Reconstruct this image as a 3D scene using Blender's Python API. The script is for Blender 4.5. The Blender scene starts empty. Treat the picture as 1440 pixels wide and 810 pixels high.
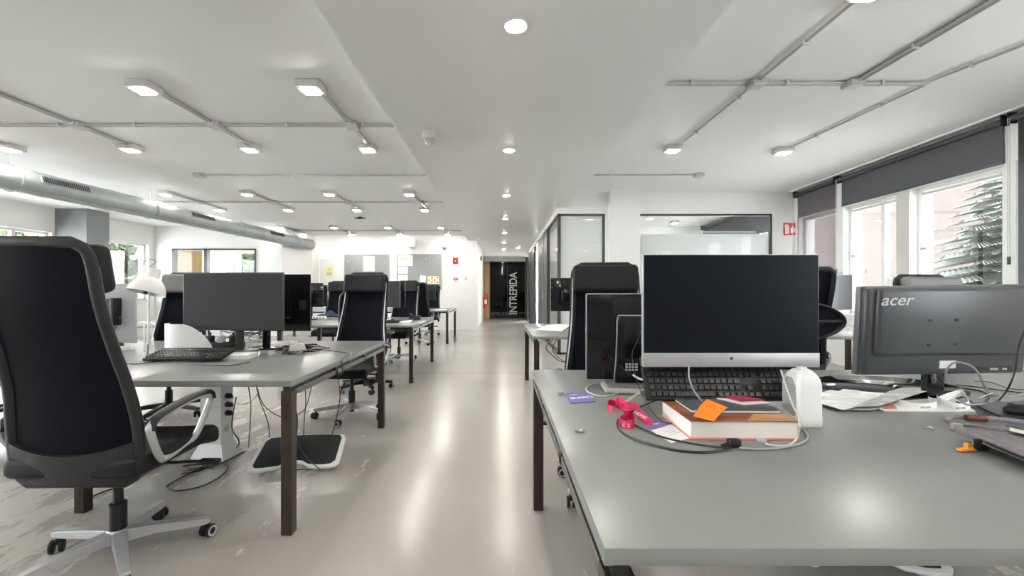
import bpy, bmesh, math, random
from math import sin, cos, pi, radians, atan2, sqrt, hypot
from mathutils import Vector, Matrix, Euler
random.seed(7)
SC = bpy.context.scene
COL = SC.collection
F = 590.0            # focal length in pixels of the 1440 wide frame
CZ = 1.165           # eye height

def at(px, py, y):
    """world point at depth y for a spot measured in the photograph"""
    return Vector(((px-705)/F*y, y, CZ-(py-410)/F*y))
def onz(px, py, z):
    """world point on the level z for a spot measured in the photograph"""
    y = (CZ-z)*F/(py-410)
    return Vector(((px-705)/F*y, y, z))

# ------------------------------------------------------------------ materials
MATS = {}
def nodes_of(m):
    nt = m.node_tree; nt.nodes.clear()
    out = nt.nodes.new('ShaderNodeOutputMaterial')
    return nt, out
def mat(name, col, rough=0.5, metal=0.0, spec=0.5, bump=0.0, bscale=60.0, var=0.0, vscale=8.0, coat=0.0, sheen=0.0):
    if name in MATS: return MATS[name]
    m = bpy.data.materials.new(name); m.use_nodes = True
    nt, out = nodes_of(m)
    b = nt.nodes.new('ShaderNodeBsdfPrincipled')
    b.inputs['Base Color'].default_value = (*col, 1)
    b.inputs['Roughness'].default_value = rough
    b.inputs['Metallic'].default_value = metal
    b.inputs['Specular IOR Level'].default_value = spec
    b.inputs['Coat Weight'].default_value = coat
    b.inputs['Sheen Weight'].default_value = sheen
    nt.links.new(b.outputs[0], out.inputs[0])
    tc = nt.nodes.new('ShaderNodeTexCoord')
    if var > 0:
        n = nt.nodes.new('ShaderNodeTexNoise'); n.inputs['Scale'].default_value = vscale; n.inputs['Detail'].default_value = 5
        nt.links.new(tc.outputs['Object'], n.inputs['Vector'])
        r = nt.nodes.new('ShaderNodeValToRGB')
        lo = [max(0, c*(1-var)) for c in col]; hi = [min(1, c*(1+var)) for c in col]
        r.color_ramp.elements[0].position = 0.3; r.color_ramp.elements[1].position = 0.7
        r.color_ramp.elements[0].color = (*lo, 1); r.color_ramp.elements[1].color = (*hi, 1)
        nt.links.new(n.outputs['Fac'], r.inputs[0]); nt.links.new(r.outputs[0], b.inputs['Base Color'])
    if bump > 0:
        n2 = nt.nodes.new('ShaderNodeTexNoise'); n2.inputs['Scale'].default_value = bscale; n2.inputs['Detail'].default_value = 4
        nt.links.new(tc.outputs['Object'], n2.inputs['Vector'])
        bp = nt.nodes.new('ShaderNodeBump'); bp.inputs['Strength'].default_value = bump; bp.inputs['Distance'].default_value = 0.002
        nt.links.new(n2.outputs['Fac'], bp.inputs['Height']); nt.links.new(bp.outputs[0], b.inputs['Normal'])
    MATS[name] = m
    return m
def emat(name, col, strength):
    m = bpy.data.materials.new(name); m.use_nodes = True
    nt, out = nodes_of(m)
    e = nt.nodes.new('ShaderNodeEmission'); e.inputs[0].default_value = (*col, 1); e.inputs[1].default_value = strength
    nt.links.new(e.outputs[0], out.inputs[0]); MATS[name] = m
    return m
def glassmat(name, tint, refl=0.12, film=0.0, filmcol=(0.9, 0.92, 0.93), rough=0.0):
    """thin pane: clear transmission, a mirror share growing at grazing angles, and an optional white film"""
    m = bpy.data.materials.new(name); m.use_nodes = True
    nt, out = nodes_of(m)
    t = nt.nodes.new('ShaderNodeBsdfTransparent'); t.inputs[0].default_value = (*tint, 1)
    g = nt.nodes.new('ShaderNodeBsdfGlossy'); g.inputs['Roughness'].default_value = rough
    fr = nt.nodes.new('ShaderNodeFresnel'); fr.inputs[0].default_value = 1.45
    mul = nt.nodes.new('ShaderNodeMath'); mul.operation = 'MULTIPLY'; mul.inputs[1].default_value = refl/0.04*0.34
    mul.use_clamp = True
    nt.links.new(fr.outputs[0], mul.inputs[0])
    mx = nt.nodes.new('ShaderNodeMixShader')
    nt.links.new(mul.outputs[0], mx.inputs[0]); nt.links.new(t.outputs[0], mx.inputs[1]); nt.links.new(g.outputs[0], mx.inputs[2])
    last = mx
    if film > 0:
        d = nt.nodes.new('ShaderNodeBsdfDiffuse'); d.inputs[0].default_value = (*filmcol, 1)
        tl = nt.nodes.new('ShaderNodeBsdfTranslucent'); tl.inputs[0].default_value = (*filmcol, 1)
        m1 = nt.nodes.new('ShaderNodeMixShader'); m1.inputs[0].default_value = 0.5
        nt.links.new(d.outputs[0], m1.inputs[1]); nt.links.new(tl.outputs[0], m1.inputs[2])
        m2 = nt.nodes.new('ShaderNodeMixShader'); m2.inputs[0].default_value = film
        nt.links.new(mx.outputs[0], m2.inputs[1]); nt.links.new(m1.outputs[0], m2.inputs[2]); last = m2
    nt.links.new(last.outputs[0], out.inputs[0]); MATS[name] = m
    return m
def meshmat(name, col, hole=0.25, scale=420.0):
    """woven chair mesh: fine round holes in a dark cloth"""
    m = bpy.data.materials.new(name); m.use_nodes = True
    nt, out = nodes_of(m)
    b = nt.nodes.new('ShaderNodeBsdfPrincipled'); b.inputs['Base Color'].default_value = (*col, 1); b.inputs['Roughness'].default_value = 0.6; b.inputs['Specular IOR Level'].default_value = 0.05
    t = nt.nodes.new('ShaderNodeBsdfTransparent')
    tc = nt.nodes.new('ShaderNodeTexCoord')
    v = nt.nodes.new('ShaderNodeTexVoronoi'); v.inputs['Scale'].default_value = scale; v.inputs['Randomness'].default_value = 0.15
    nt.links.new(tc.outputs['Object'], v.inputs['Vector'])
    lt = nt.nodes.new('ShaderNodeMath'); lt.operation = 'LESS_THAN'; lt.inputs[1].default_value = hole
    nt.links.new(v.outputs['Distance'], lt.inputs[0])
    mx = nt.nodes.new('ShaderNodeMixShader')
    nt.links.new(lt.outputs[0], mx.inputs[0]); nt.links.new(b.outputs[0], mx.inputs[1]); nt.links.new(t.outputs[0], mx.inputs[2])
    nt.links.new(mx.outputs[0], out.inputs[0]); MATS[name] = m
    return m
def woodmat(name, c1, c2, scale=4.0, rough=0.45, axis=0):
    m = bpy.data.materials.new(name); m.use_nodes = True
    nt, out = nodes_of(m)
    b = nt.nodes.new('ShaderNodeBsdfPrincipled'); b.inputs['Roughness'].default_value = rough
    tc = nt.nodes.new('ShaderNodeTexCoord'); mp = nt.nodes.new('ShaderNodeMapping')
    sc = [12.0, 12.0, 12.0]; sc[axis] = 1.2
    mp.inputs['Scale'].default_value = sc
    nt.links.new(tc.outputs['Object'], mp.inputs[0])
    n = nt.nodes.new('ShaderNodeTexNoise'); n.inputs['Scale'].default_value = scale; n.inputs['Detail'].default_value = 6; n.inputs['Distortion'].default_value = 0.6
    nt.links.new(mp.outputs[0], n.inputs['Vector'])
    r = nt.nodes.new('ShaderNodeValToRGB')
    r.color_ramp.elements[0].position = 0.35; r.color_ramp.elements[1].position = 0.65
    r.color_ramp.elements[0].color = (*c1, 1); r.color_ramp.elements[1].color = (*c2, 1)
    nt.links.new(n.outputs['Fac'], r.inputs[0]); nt.links.new(r.outputs[0], b.inputs['Base Color'])
    nt.links.new(b.outputs[0], out.inputs[0]); MATS[name] = m
    return m

def printmat(name, paper, ink, scale=150.0, amount=0.5):
    """paper with rows of small print"""
    m = bpy.data.materials.new(name); m.use_nodes = True
    nt, out = nodes_of(m); N = nt.nodes.new; L = nt.links.new
    b = N('ShaderNodeBsdfPrincipled'); b.inputs['Roughness'].default_value = 0.65; L(b.outputs[0], out.inputs[0])
    tc = N('ShaderNodeTexCoord'); mp = N('ShaderNodeMapping'); mp.inputs['Rotation'].default_value = (0, 0, radians(35)); L(tc.outputs['Object'], mp.inputs[0])
    br = N('ShaderNodeTexBrick'); br.inputs['Scale'].default_value = scale; br.inputs['Mortar Size'].default_value = 0.012
    br.inputs['Brick Width'].default_value = 3.5; br.inputs['Row Height'].default_value = 0.5; br.inputs['Bias'].default_value = 0.1
    br.inputs['Color1'].default_value = (*paper, 1); br.inputs['Color2'].default_value = (*[p*(1-amount)+i*amount for p, i in zip(paper, ink)], 1); br.inputs['Mortar'].default_value = (*paper, 1)
    L(mp.outputs[0], br.inputs['Vector']); 
    n = N('ShaderNodeTexNoise'); n.inputs['Scale'].default_value = 14; L(tc.outputs['Object'], n.inputs['Vector'])
    r = N('ShaderNodeValToRGB'); r.color_ramp.elements[0].position = 0.42; r.color_ramp.elements[1].position = 0.5
    L(n.outputs['Fac'], r.inputs[0])
    mx = N('ShaderNodeMix'); mx.data_type = 'RGBA'; L(r.outputs[0], mx.inputs['Factor']); mx.inputs['A'].default_value = (*paper, 1); L(br.outputs['Color'], mx.inputs['B'])
    L(mx.outputs['Result'], b.inputs['Base Color']); MATS[name] = m
    return m

# ------------------------------------------------------------------ mesh builder
class MB:
    def __init__(s): s.bm = bmesh.new()
    def _join(s, b2, M=None, deform=None):
        if deform:
            for v in b2.verts: v.co = deform(v.co)
        if M is not None: bmesh.ops.transform(b2, matrix=M, verts=b2.verts)
        me = bpy.data.meshes.new('tmp'); b2.to_mesh(me); b2.free()
        s.bm.from_mesh(me); bpy.data.meshes.remove(me)
        return s
    def box(s, c, d, bevel=0.0, seg=2, M=None, cuts=0, deform=None, taper=None):
        b = bmesh.new(); bmesh.ops.create_cube(b, size=1.0)
        bmesh.ops.scale(b, vec=d, verts=b.verts)
        if taper:
            for v in b.verts:
                if v.co.z > 0: v.co.x *= taper[0]; v.co.y *= taper[1]
        if bevel > 0:
            bmesh.ops.bevel(b, geom=list(b.edges)+list(b.verts), offset=bevel, segments=seg, affect='EDGES', profile=0.5)
        if cuts: bmesh.ops.subdivide_edges(b, edges=list(b.edges), cuts=cuts, use_grid_fill=True)
        T = Matrix.Translation(c)
        return s._join(b, (M @ T) if M is not None else T, deform)
    def span(s, a, b, **k):
        a = Vector(a); b = Vector(b)
        return s.box((a+b)/2, [abs(x) for x in (b-a)], **k)
    def rod(s, p, q, r, seg=12, r2=None):
        p = Vector(p); q = Vector(q); d = q-p
        b = bmesh.new()
        bmesh.ops.create_cone(b, cap_ends=True, segments=seg, radius1=r, radius2=r if r2 is None else r2, depth=d.length)
        M = Matrix.Translation((p+q)/2) @ d.to_track_quat('Z', 'Y').to_matrix().to_4x4()
        return s._join(b, M)
    def tube(s, pts, r, seg=8, closed=False, flat=None, up=None):
        pts = [Vector(p) for p in pts]; n = len(pts)
        b = bmesh.new(); rings = []
        prev = None
        for i, p in enumerate(pts):
            if closed: t = pts[(i+1) % n]-pts[i-1]
            else: t = pts[min(i+1, n-1)]-pts[max(i-1, 0)]
            if t.length < 1e-9: t = Vector((0, 0, 1))
            t.normalize()
            if up is not None:
                a = Vector(up) - t*t.dot(Vector(up))
                if a.length < 1e-4: a = t.orthogonal()
            elif prev is None: a = t.orthogonal()
            else:
                a = prev - t*t.dot(prev)
                if a.length < 1e-6: a = t.orthogonal()
            a.normalize(); prev = a
            c = t.cross(a)
            rr = r[i] if isinstance(r, (list, tuple)) else r
            fl = flat or (1, 1)
            rings.append([b.verts.new(p + a*cos(2*pi*k/seg)*rr*fl[0] + c*sin(2*pi*k/seg)*rr*fl[1]) for k in range(seg)])
        m = n if closed else n-1
        for i in range(m):
            A = rings[i]; B = rings[(i+1) % n]
            for k in range(seg):
                b.faces.new((A[k], A[(k+1) % seg], B[(k+1) % seg], B[k]))
        if not closed:
            b.faces.new(rings[0][::-1]); b.faces.new(rings[-1])
        bmesh.ops.recalc_face_normals(b, faces=b.faces)
        return s._join(b)
    def lathe(s, prof, seg=24, M=None):
        b = bmesh.new(); rings = []
        for r, z in prof:
            if r < 1e-5: rings.append([b.verts.new((0, 0, z))])
            else: rings.append([b.verts.new((r*cos(2*pi*k/seg), r*sin(2*pi*k/seg), z)) for k in range(seg)])
        for A, B in zip(rings, rings[1:]):
            for k in range(seg):
                k2 = (k+1) % seg
                if len(A) == 1 and len(B) == 1: continue
                if len(A) == 1: b.faces.new((A[0], B[k2], B[k]))
                elif len(B) == 1: b.faces.new((A[k], A[k2], B[0]))
                else: b.faces.new((A[k], A[k2], B[k2], B[k]))
        bmesh.ops.recalc_face_normals(b, faces=b.faces)
        return s._join(b, M)
    def prism(s, out, h, M=None, bevel=0.0, seg=2):
        """closed outline in xy, extruded from z=0 to z=h"""
        b = bmesh.new()
        vs = [b.verts.new((x, y, 0)) for x, y in out]
        f = b.faces.new(vs)
        r = bmesh.ops.extrude_face_region(b, geom=[f])
        bmesh.ops.translate(b, vec=(0, 0, h), verts=[v for v in r['geom'] if isinstance(v, bmesh.types.BMVert)])
        bmesh.ops.recalc_face_normals(b, faces=b.faces)
        if bevel > 0:
            es = [e for e in b.edges if abs(e.verts[0].co.z-e.verts[1].co.z) < 1e-6]
            bmesh.ops.bevel(b, geom=es, offset=bevel, segments=seg, affect='EDGES', profile=0.5)
        return s._join(b, M)
    def grid(s, fn, nu, nv, thick=0.0, M=None):
        b = bmesh.new()
        V = [[b.verts.new(fn(i/nu, j/nv)) for i in range(nu+1)] for j in range(nv+1)]
        for j in range(nv):
            for i in range(nu):
                b.faces.new((V[j][i], V[j][i+1], V[j+1][i+1], V[j+1][i]))
        bmesh.ops.recalc_face_normals(b, faces=b.faces)
        if thick: bmesh.ops.solidify(b, geom=list(b.faces), thickness=thick)
        return s._join(b, M)
    def ball(s, c, r, M=None, sc=(1, 1, 1), sub=2):
        b = bmesh.new(); bmesh.ops.create_icosphere(b, subdivisions=sub, radius=r)
        bmesh.ops.scale(b, vec=sc, verts=b.verts)
        T = Matrix.Translation(c)
        return s._join(b, (M @ T) if M is not None else T)
    def wallholes(s, x0, x1, z0, z1, holes, thick, M=None):
        """upright slab in local xz with rectangular holes (a0,a1,b0,b1); thickness goes to +y"""
        xs = sorted({x0, x1, *[h[0] for h in holes], *[h[1] for h in holes]})
        zs = sorted({z0, z1, *[h[2] for h in holes], *[h[3] for h in holes]})
        for i in range(len(xs)-1):
            for j in range(len(zs)-1):
                cx = (xs[i]+xs[i+1])/2; cz = (zs[j]+zs[j+1])/2
                if any(h[0] < cx < h[1] and h[2] < cz < h[3] for h in holes): continue
                s.span((xs[i], 0, zs[j]), (xs[i+1], thick, zs[j+1]), M=M)
        bmesh.ops.remove_doubles(s.bm, verts=s.bm.verts, dist=1e-5)
        return s
    def build(s, name, m, parent=None, smooth=True, angle=38, loc=None, rot=None):
        me = bpy.data.meshes.new(name)
        bmesh.ops.recalc_face_normals(s.bm, faces=s.bm.faces)
        s.bm.to_mesh(me); s.bm.free()
        me.materials.append(m)
        if smooth:
            for p in me.polygons: p.use_smooth = True
            me.set_sharp_from_angle(angle=radians(angle))
        o = bpy.data.objects.new(name, me); COL.objects.link(o)
        if parent: o.parent = parent
        if loc: o.location = loc
        if rot: o.rotation_euler = rot
        return o

def tag(o, label, cat, group=None, kind=None):
    o['label'] = label; o['category'] = cat
    if group: o['group'] = group
    if kind: o['kind'] = kind
    return o
def thing(name, label, cat, loc=(0, 0, 0), rz=0.0, group=None):
    o = bpy.data.objects.new(name, None); COL.objects.link(o)
    o.empty_display_size = 0.1
    o.location = loc; o.rotation_euler = (0, 0, rz)
    return tag(o, label, cat, group)
def struct(o):
    o['kind'] = 'structure'; return o
KIDS = {}
def copy_tree(o, parent=None):
    c = o.copy(); COL.objects.link(c)
    c.parent = parent
    for ch in list(o.children): copy_tree(ch, c)
    return c
def place(o, loc, rz, label, group=None):
    o.location = loc; o.rotation_euler = (0, 0, rz); o['label'] = label
    if group: o['group'] = group
    return o
def crom(pts, n=6, closed=False):
    pts = [Vector(p) for p in pts]; out = []; L = len(pts)
    rng = range(L) if closed else range(L-1)
    for i in rng:
        if closed: p0, p1, p2, p3 = pts[i-1], pts[i], pts[(i+1) % L], pts[(i+2) % L]
        else: p0, p1, p2, p3 = pts[max(i-1, 0)], pts[i], pts[i+1], pts[min(i+2, L-1)]
        for k in range(n):
            t = k/n
            out.append(0.5*((2*p1)+(p2-p0)*t+(2*p0-5*p1+4*p2-p3)*t*t+(3*p1-p0-3*p2+p3)*t**3))
    if not closed: out.append(pts[-1])
    return out
def lerp(tab, x):
    if x <= tab[0][0]: return tab[0][1]
    for (a, fa), (b, fb) in zip(tab, tab[1:]):
        if x <= b:
            t = (x-a)/(b-a); return fa+(fb-fa)*t
    return tab[-1][1]
def slerp(tab, x):
    """smooth table lookup"""
    if x <= tab[0][0]: return tab[0][1]
    for i in range(len(tab)-1):
        a, fa = tab[i]; b, fb = tab[i+1]
        if x <= b:
            t = (x-a)/(b-a)
            p0 = tab[max(i-1, 0)][1]; p3 = tab[min(i+2, len(tab)-1)][1]
            return 0.5*((2*fa)+(fb-p0)*t+(2*p0-5*fa+4*fb-p3)*t*t+(3*fa-p0-3*fb+p3)*t**3)
    return tab[-1][1]
def text(name, body, size, m, parent, loc, rot, extrude=0.0006, shear=0.0, align='CENTER', bold=0.0, spacing=1.0, sx=1.0):
    cu = bpy.data.curves.new(name, 'FONT'); cu.body = body; cu.size = size; cu.extrude = extrude; cu.shear = shear
    cu.align_x = align; cu.align_y = 'CENTER'; cu.offset = bold; cu.space_character = spacing
    cu.materials.append(m)
    tmp = bpy.data.objects.new(name, cu); COL.objects.link(tmp)
    dg = bpy.context.evaluated_depsgraph_get(); dg.update()
    me = bpy.data.meshes.new_from_object(tmp.evaluated_get(dg)); me.name = name
    bpy.data.objects.remove(tmp); bpy.data.curves.remove(cu)
    me.materials.clear(); me.materials.append(m)
    o = bpy.data.objects.new(name, me); COL.objects.link(o)
    o.parent = parent; o.location = loc; o.rotation_euler = rot; o.scale = (sx, 1, 1)
    return o
def cable(label, pts, r=0.0028, m=None, group=None, n=6, name='cable', cat='cable', seg=6):
    o = MB().tube(crom(pts, n), r, seg).build(name, m or MATS['cable_black'])
    return tag(o, label, cat, group)
def rrect(w, h, r, n=5):
    out = []
    for cx, cy, a0 in ((w/2-r, h/2-r, 0), (-w/2+r, h/2-r, 90), (-w/2+r, -h/2+r, 180), (w/2-r, -h/2+r, 270)):
        for k in range(n+1):
            a = radians(a0+90*k/n); out.append((cx+r*cos(a), cy+r*sin(a)))
    return out
RX90 = Matrix.Rotation(pi/2, 4, 'X')      # xy outline -> xz plane, extrusion to -y
EXPOSURE = 1.0
# ------------------------------------------------------------------ material set
M_wall = mat('wall_white_paint', (0.83, 0.825, 0.81), 0.6, bump=0.05, bscale=40)
M_ceil = mat('ceiling_white_paint', (0.85, 0.85, 0.845), 0.7, bump=0.04, bscale=30)
M_soff = mat('soffit_white_paint', (0.85, 0.85, 0.845), 0.38, bump=0.02, bscale=20)
M_grey = mat('column_grey_paint', (0.20, 0.21, 0.22), 0.6)
M_top = mat('desk_top_grey', (0.215, 0.225, 0.214), 0.27, spec=0.26, var=0.03, vscale=3)
M_edge = mat('desk_edge_grey', (0.42, 0.43, 0.42), 0.35)
M_leg = mat('desk_leg_bronze', (0.045, 0.032, 0.024), 0.36, metal=0.35, var=0.25, vscale=14)
M_rail = mat('desk_rail_steel', (0.16, 0.15, 0.14), 0.32, metal=0.7)
M_black = mat('black_plastic', (0.010, 0.010, 0.011), 0.45, spec=0.35)
M_blackg = mat('black_gloss', (0.006, 0.006, 0.008), 0.10)
M_dgrey = mat('dark_grey_plastic', (0.05, 0.052, 0.056), 0.4)
M_acer = mat('monitor_back_charcoal', (0.055, 0.06, 0.068), 0.33)
M_silver = mat('silver_plastic', (0.42, 0.42, 0.43), 0.4, metal=0.4)
M_lgrey = mat('light_grey_plastic', (0.55, 0.56, 0.58), 0.45)
M_white = mat('white_plastic', (0.82, 0.82, 0.81), 0.4)
M_alu = mat('satin_aluminium', (0.55, 0.56, 0.58), 0.34, metal=0.6)
M_chrome = mat('chrome', (0.75, 0.75, 0.76), 0.15, metal=1.0)
M_leather = mat('black_leather', (0.013, 0.013, 0.015), 0.48, spec=0.18, bump=0.25, bscale=180)
M_gleather = mat('grey_black_leather', (0.022, 0.0215, 0.023), 0.45, spec=0.25, bump=0.2, bscale=160)
M_mesh = meshmat('black_chair_mesh', (0.005, 0.006, 0.009), 0.10, 260)
M_duct = mat('galvanised_steel', (0.36, 0.39, 0.39), 0.5, metal=0.45, var=0.12, vscale=3)
M_ductd = mat('duct_grille_dark', (0.03, 0.03, 0.03), 0.6)
M_pipe = mat('conduit_grey_plastic', (0.40, 0.40, 0.39), 0.4)
M_housing = mat('lamp_housing_white', (0.60, 0.58, 0.54), 0.45)
M_frame = mat('partition_frame_dark', (0.055, 0.055, 0.058), 0.4)
M_wframe = mat('window_frame_white', (0.78, 0.78, 0.76), 0.4)
M_wframeg = mat('window_frame_beige', (0.55, 0.53, 0.49), 0.45)
M_red = mat('signal_red', (0.62, 0.02, 0.02), 0.4)
M_signw = mat('sign_white', (0.85, 0.84, 0.82), 0.5)
M_yellow = mat('warning_yellow', (0.85, 0.72, 0.08), 0.5)
M_ypaper = mat('pale_yellow_paper', (0.86, 0.82, 0.55), 0.6)
M_paper = mat('white_paper', (0.82, 0.82, 0.80), 0.65, var=0.03, vscale=30)
M_paperg = printmat('newsprint', (0.60, 0.595, 0.575), (0.2, 0.2, 0.2), 130, 0.7)
M_print = printmat('printed_paper', (0.80, 0.80, 0.78), (0.3, 0.3, 0.3), 110, 0.5)
M_board = mat('grey_felt_board', (0.30, 0.31, 0.31), 0.8, bump=0.2, bscale=200)
M_wood = woodmat('honey_wood', (0.50, 0.33, 0.15), (0.60, 0.41, 0.20), 2.0, axis=2)
M_bookwood = woodmat('walnut_print', (0.20, 0.055, 0.025), (0.42, 0.14, 0.07), 3.0, 0.3, axis=0)
M_bookwood2 = woodmat('oak_print', (0.48, 0.22, 0.09), (0.66, 0.36, 0.17), 3.0, 0.3, axis=0)
M_pages = mat('book_pages', (0.80, 0.76, 0.70), 0.7)
M_cream = mat('cream_pages', (0.86, 0.76, 0.55), 0.7)
M_coral = mat('coral_cover', (0.72, 0.22, 0.19), 0.5)
M_navy = mat('navy_cover', (0.03, 0.06, 0.10), 0.5)
M_notebook = mat('slate_notebook', (0.10, 0.10, 0.115), 0.35)
M_orange = mat('orange_sticky', (0.95, 0.24, 0.02), 0.6)
M_pink = mat('magenta_ribbon', (0.62, 0.01, 0.10), 0.5)
M_violet = mat('violet_card', (0.16, 0.14, 0.42), 0.5)
M_crimson = mat('crimson_paper', (0.40, 0.02, 0.06), 0.5)
M_cb = mat('cable_black', (0.012, 0.012, 0.012), 0.4)
M_cg = mat('cable_grey', (0.30, 0.30, 0.30), 0.4)
M_cw = mat('cable_white', (0.62, 0.61, 0.58), 0.4)
M_felt = mat('grey_mauve_felt', (0.20, 0.18, 0.19), 0.9, bump=0.4, bscale=260, var=0.15, vscale=90)
M_brown = mat('brown_leather', (0.12, 0.03, 0.015), 0.3)
M_tan = mat('tan_orange', (0.85, 0.32, 0.03), 0.5)
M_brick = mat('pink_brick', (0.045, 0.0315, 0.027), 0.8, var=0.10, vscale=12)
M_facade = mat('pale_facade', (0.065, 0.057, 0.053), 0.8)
M_glassd = mat('far_window_glass', (0.045, 0.048, 0.05), 0.2)
M_leaf = mat('leaf_green', (0.036, 0.054, 0.013), 0.6, var=0.35, vscale=1.5)
M_fir = mat('fir_green', (0.085, 0.095, 0.08), 0.7, var=0.3, vscale=1.2)
M_bark = mat('bark', (0.20, 0.15, 0.11), 0.9, bump=0.5, bscale=20)
M_lawn = mat('outside_ground', (0.80, 0.80, 0.78), 0.9, var=0.15, vscale=0.3)
M_cloth = mat('navy_cloth', (0.012, 0.014, 0.05), 0.9)
M_label = mat('label_grey', (0.45, 0.44, 0.42), 0.6)
M_ink = mat('black_ink', (0.03, 0.03, 0.03), 0.6)
M_pad = mat('footrest_rubber', (0.012, 0.014, 0.014), 0.7, bump=0.3, bscale=300)
M_tile = mat('dark_corridor_paint', (0.09, 0.08, 0.08), 0.6)
M_glass = glassmat('clear_glass', (0.96, 0.97, 0.97), 0.05)
M_glassp = glassmat('partition_glass', (0.97, 0.98, 0.98), 0.035)
M_glassk = glassmat('smoked_glass', (0.55, 0.55, 0.56), 0.05)
M_film = glassmat('frosted_film', (1, 1, 1), 0.02, film=0.97, filmcol=(0.95, 0.96, 0.955))
M_blind = mat('blind_charcoal', (0.085, 0.088, 0.095), 0.8, bump=0.2, bscale=400)
M_blindt = glassmat('blind_screen_cloth', (0.80, 0.78, 0.78), 0.0, film=0.36, filmcol=(0.26, 0.25, 0.26))
M_blindt2 = glassmat('blind_screen_dark', (0.7, 0.7, 0.7), 0.0, film=0.75, filmcol=(0.13, 0.135, 0.14))
E_lamp = emat('lamp_warm_panel', (1.0, 0.975, 0.925), 150)
E_spot = emat('downlight_warm', (1.0, 0.955, 0.86), 260)

def floor_material():
    m = bpy.data.materials.new('painted_concrete'); m.use_nodes = True
    nt, out = nodes_of(m); N = nt.nodes.new; L = nt.links.new
    b = N('ShaderNodeBsdfPrincipled'); L(b.outputs[0], out.inputs[0])
    tc = N('ShaderNodeTexCoord')
    n0 = N('ShaderNodeTexNoise'); n0.inputs['Scale'].default_value = 0.8; n0.inputs['Detail'].default_value = 6
    L(tc.outputs['Object'], n0.inputs['Vector'])
    r0 = N('ShaderNodeValToRGB')
    r0.color_ramp.elements[0].position = 0.3; r0.color_ramp.elements[0].color = (0.365, 0.338, 0.312, 1)
    r0.color_ramp.elements[1].position = 0.7; r0.color_ramp.elements[1].color = (0.425, 0.398, 0.37, 1)
    L(n0.outputs['Fac'], r0.inputs[0])
    # worn-through streaks, running obliquely, thicker towards the left part of the room
    mp = N('ShaderNodeMapping'); mp.inputs['Rotation'].default_value = (0, 0, radians(-17)); mp.inputs['Scale'].default_value = (6.5, 2.2, 1)
    L(tc.outputs['Object'], mp.inputs[0])
    n1 = N('ShaderNodeTexNoise'); n1.inputs['Scale'].default_value = 1.1; n1.inputs['Detail'].default_value = 9; n1.inputs['Roughness'].default_value = 0.7
    L(mp.outputs[0], n1.inputs['Vector'])
    n2 = N('ShaderNodeTexNoise'); n2.inputs['Scale'].default_value = 0.9; n2.inputs['Detail'].default_value = 2
    L(tc.outputs['Object'], n2.inputs['Vector'])
    sep = N('ShaderNodeSeparateXYZ'); L(tc.outputs['Object'], sep.inputs[0])
    mr = N('ShaderNodeMapRange'); mr.inputs['From Min'].default_value = -2.4; mr.inputs['From Max'].default_value = -0.9
    mr.inputs['To Min'].default_value = 0.075; mr.inputs['To Max'].default_value = -0.06
    L(sep.outputs['X'], mr.inputs['Value'])
    add = N('ShaderNodeMath'); add.operation = 'MULTIPLY_ADD'; add.inputs[1].default_value = 0.45
    L(n2.outputs['Fac'], add.inputs[0]); L(n1.outputs['Fac'], add.inputs[2])
    add1 = N('ShaderNodeMath'); add1.operation = 'ADD'; L(add.outputs[0], add1.inputs[0]); L(mr.outputs[0], add1.inputs[1])
    my = N('ShaderNodeMapRange'); my.inputs['From Min'].default_value = 2.6; my.inputs['From Max'].default_value = 5.5; my.inputs['To Min'].default_value = 0.01; my.inputs['To Max'].default_value = -0.11
    L(sep.outputs['Y'], my.inputs['Value'])
    add2 = N('ShaderNodeMath'); add2.operation = 'ADD'; L(add1.outputs[0], add2.inputs[0]); L(my.outputs[0], add2.inputs[1])
    st = N('ShaderNodeMapRange'); st.inputs['From Min'].default_value = 0.805; st.inputs['From Max'].default_value = 0.87; st.inputs['To Max'].default_value = 0.75
    L(add2.outputs[0], st.inputs['Value'])
    mx = N('ShaderNodeMix'); mx.data_type = 'RGBA'
    L(st.outputs[0], mx.inputs['Factor']); L(r0.outputs[0], mx.inputs['A']); mx.inputs['B'].default_value = (0.56, 0.51, 0.44, 1)
    # expansion joint across the room
    jy = N('ShaderNodeMath'); jy.operation = 'SUBTRACT'; jy.inputs[1].default_value = 5.98; L(sep.outputs['Y'], jy.inputs[0])
    ja = N('ShaderNodeMath'); ja.operation = 'ABSOLUTE'; L(jy.outputs[0], ja.inputs[0])
    jl = N('ShaderNodeMath'); jl.operation = 'LESS_THAN'; jl.inputs[1].default_value = 0.012; L(ja.outputs[0], jl.inputs[0])
    mj = N('ShaderNodeMix'); mj.data_type = 'RGBA'
    L(jl.outputs[0], mj.inputs['Factor']); L(mx.outputs['Result'], mj.inputs['A']); mj.inputs['B'].default_value = (0.20, 0.18, 0.16, 1)
    L(mj.outputs['Result'], b.inputs['Base Color'])
    rr = N('ShaderNodeMapRange'); rr.inputs['To Min'].default_value = 0.22; rr.inputs['To Max'].default_value = 0.6
    L(st.outputs[0], rr.inputs['Value']); L(rr.outputs[0], b.inputs['Roughness'])
    b.inputs['Specular IOR Level'].default_value = 0.5
    return m
M_floor = floor_material()
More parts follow.
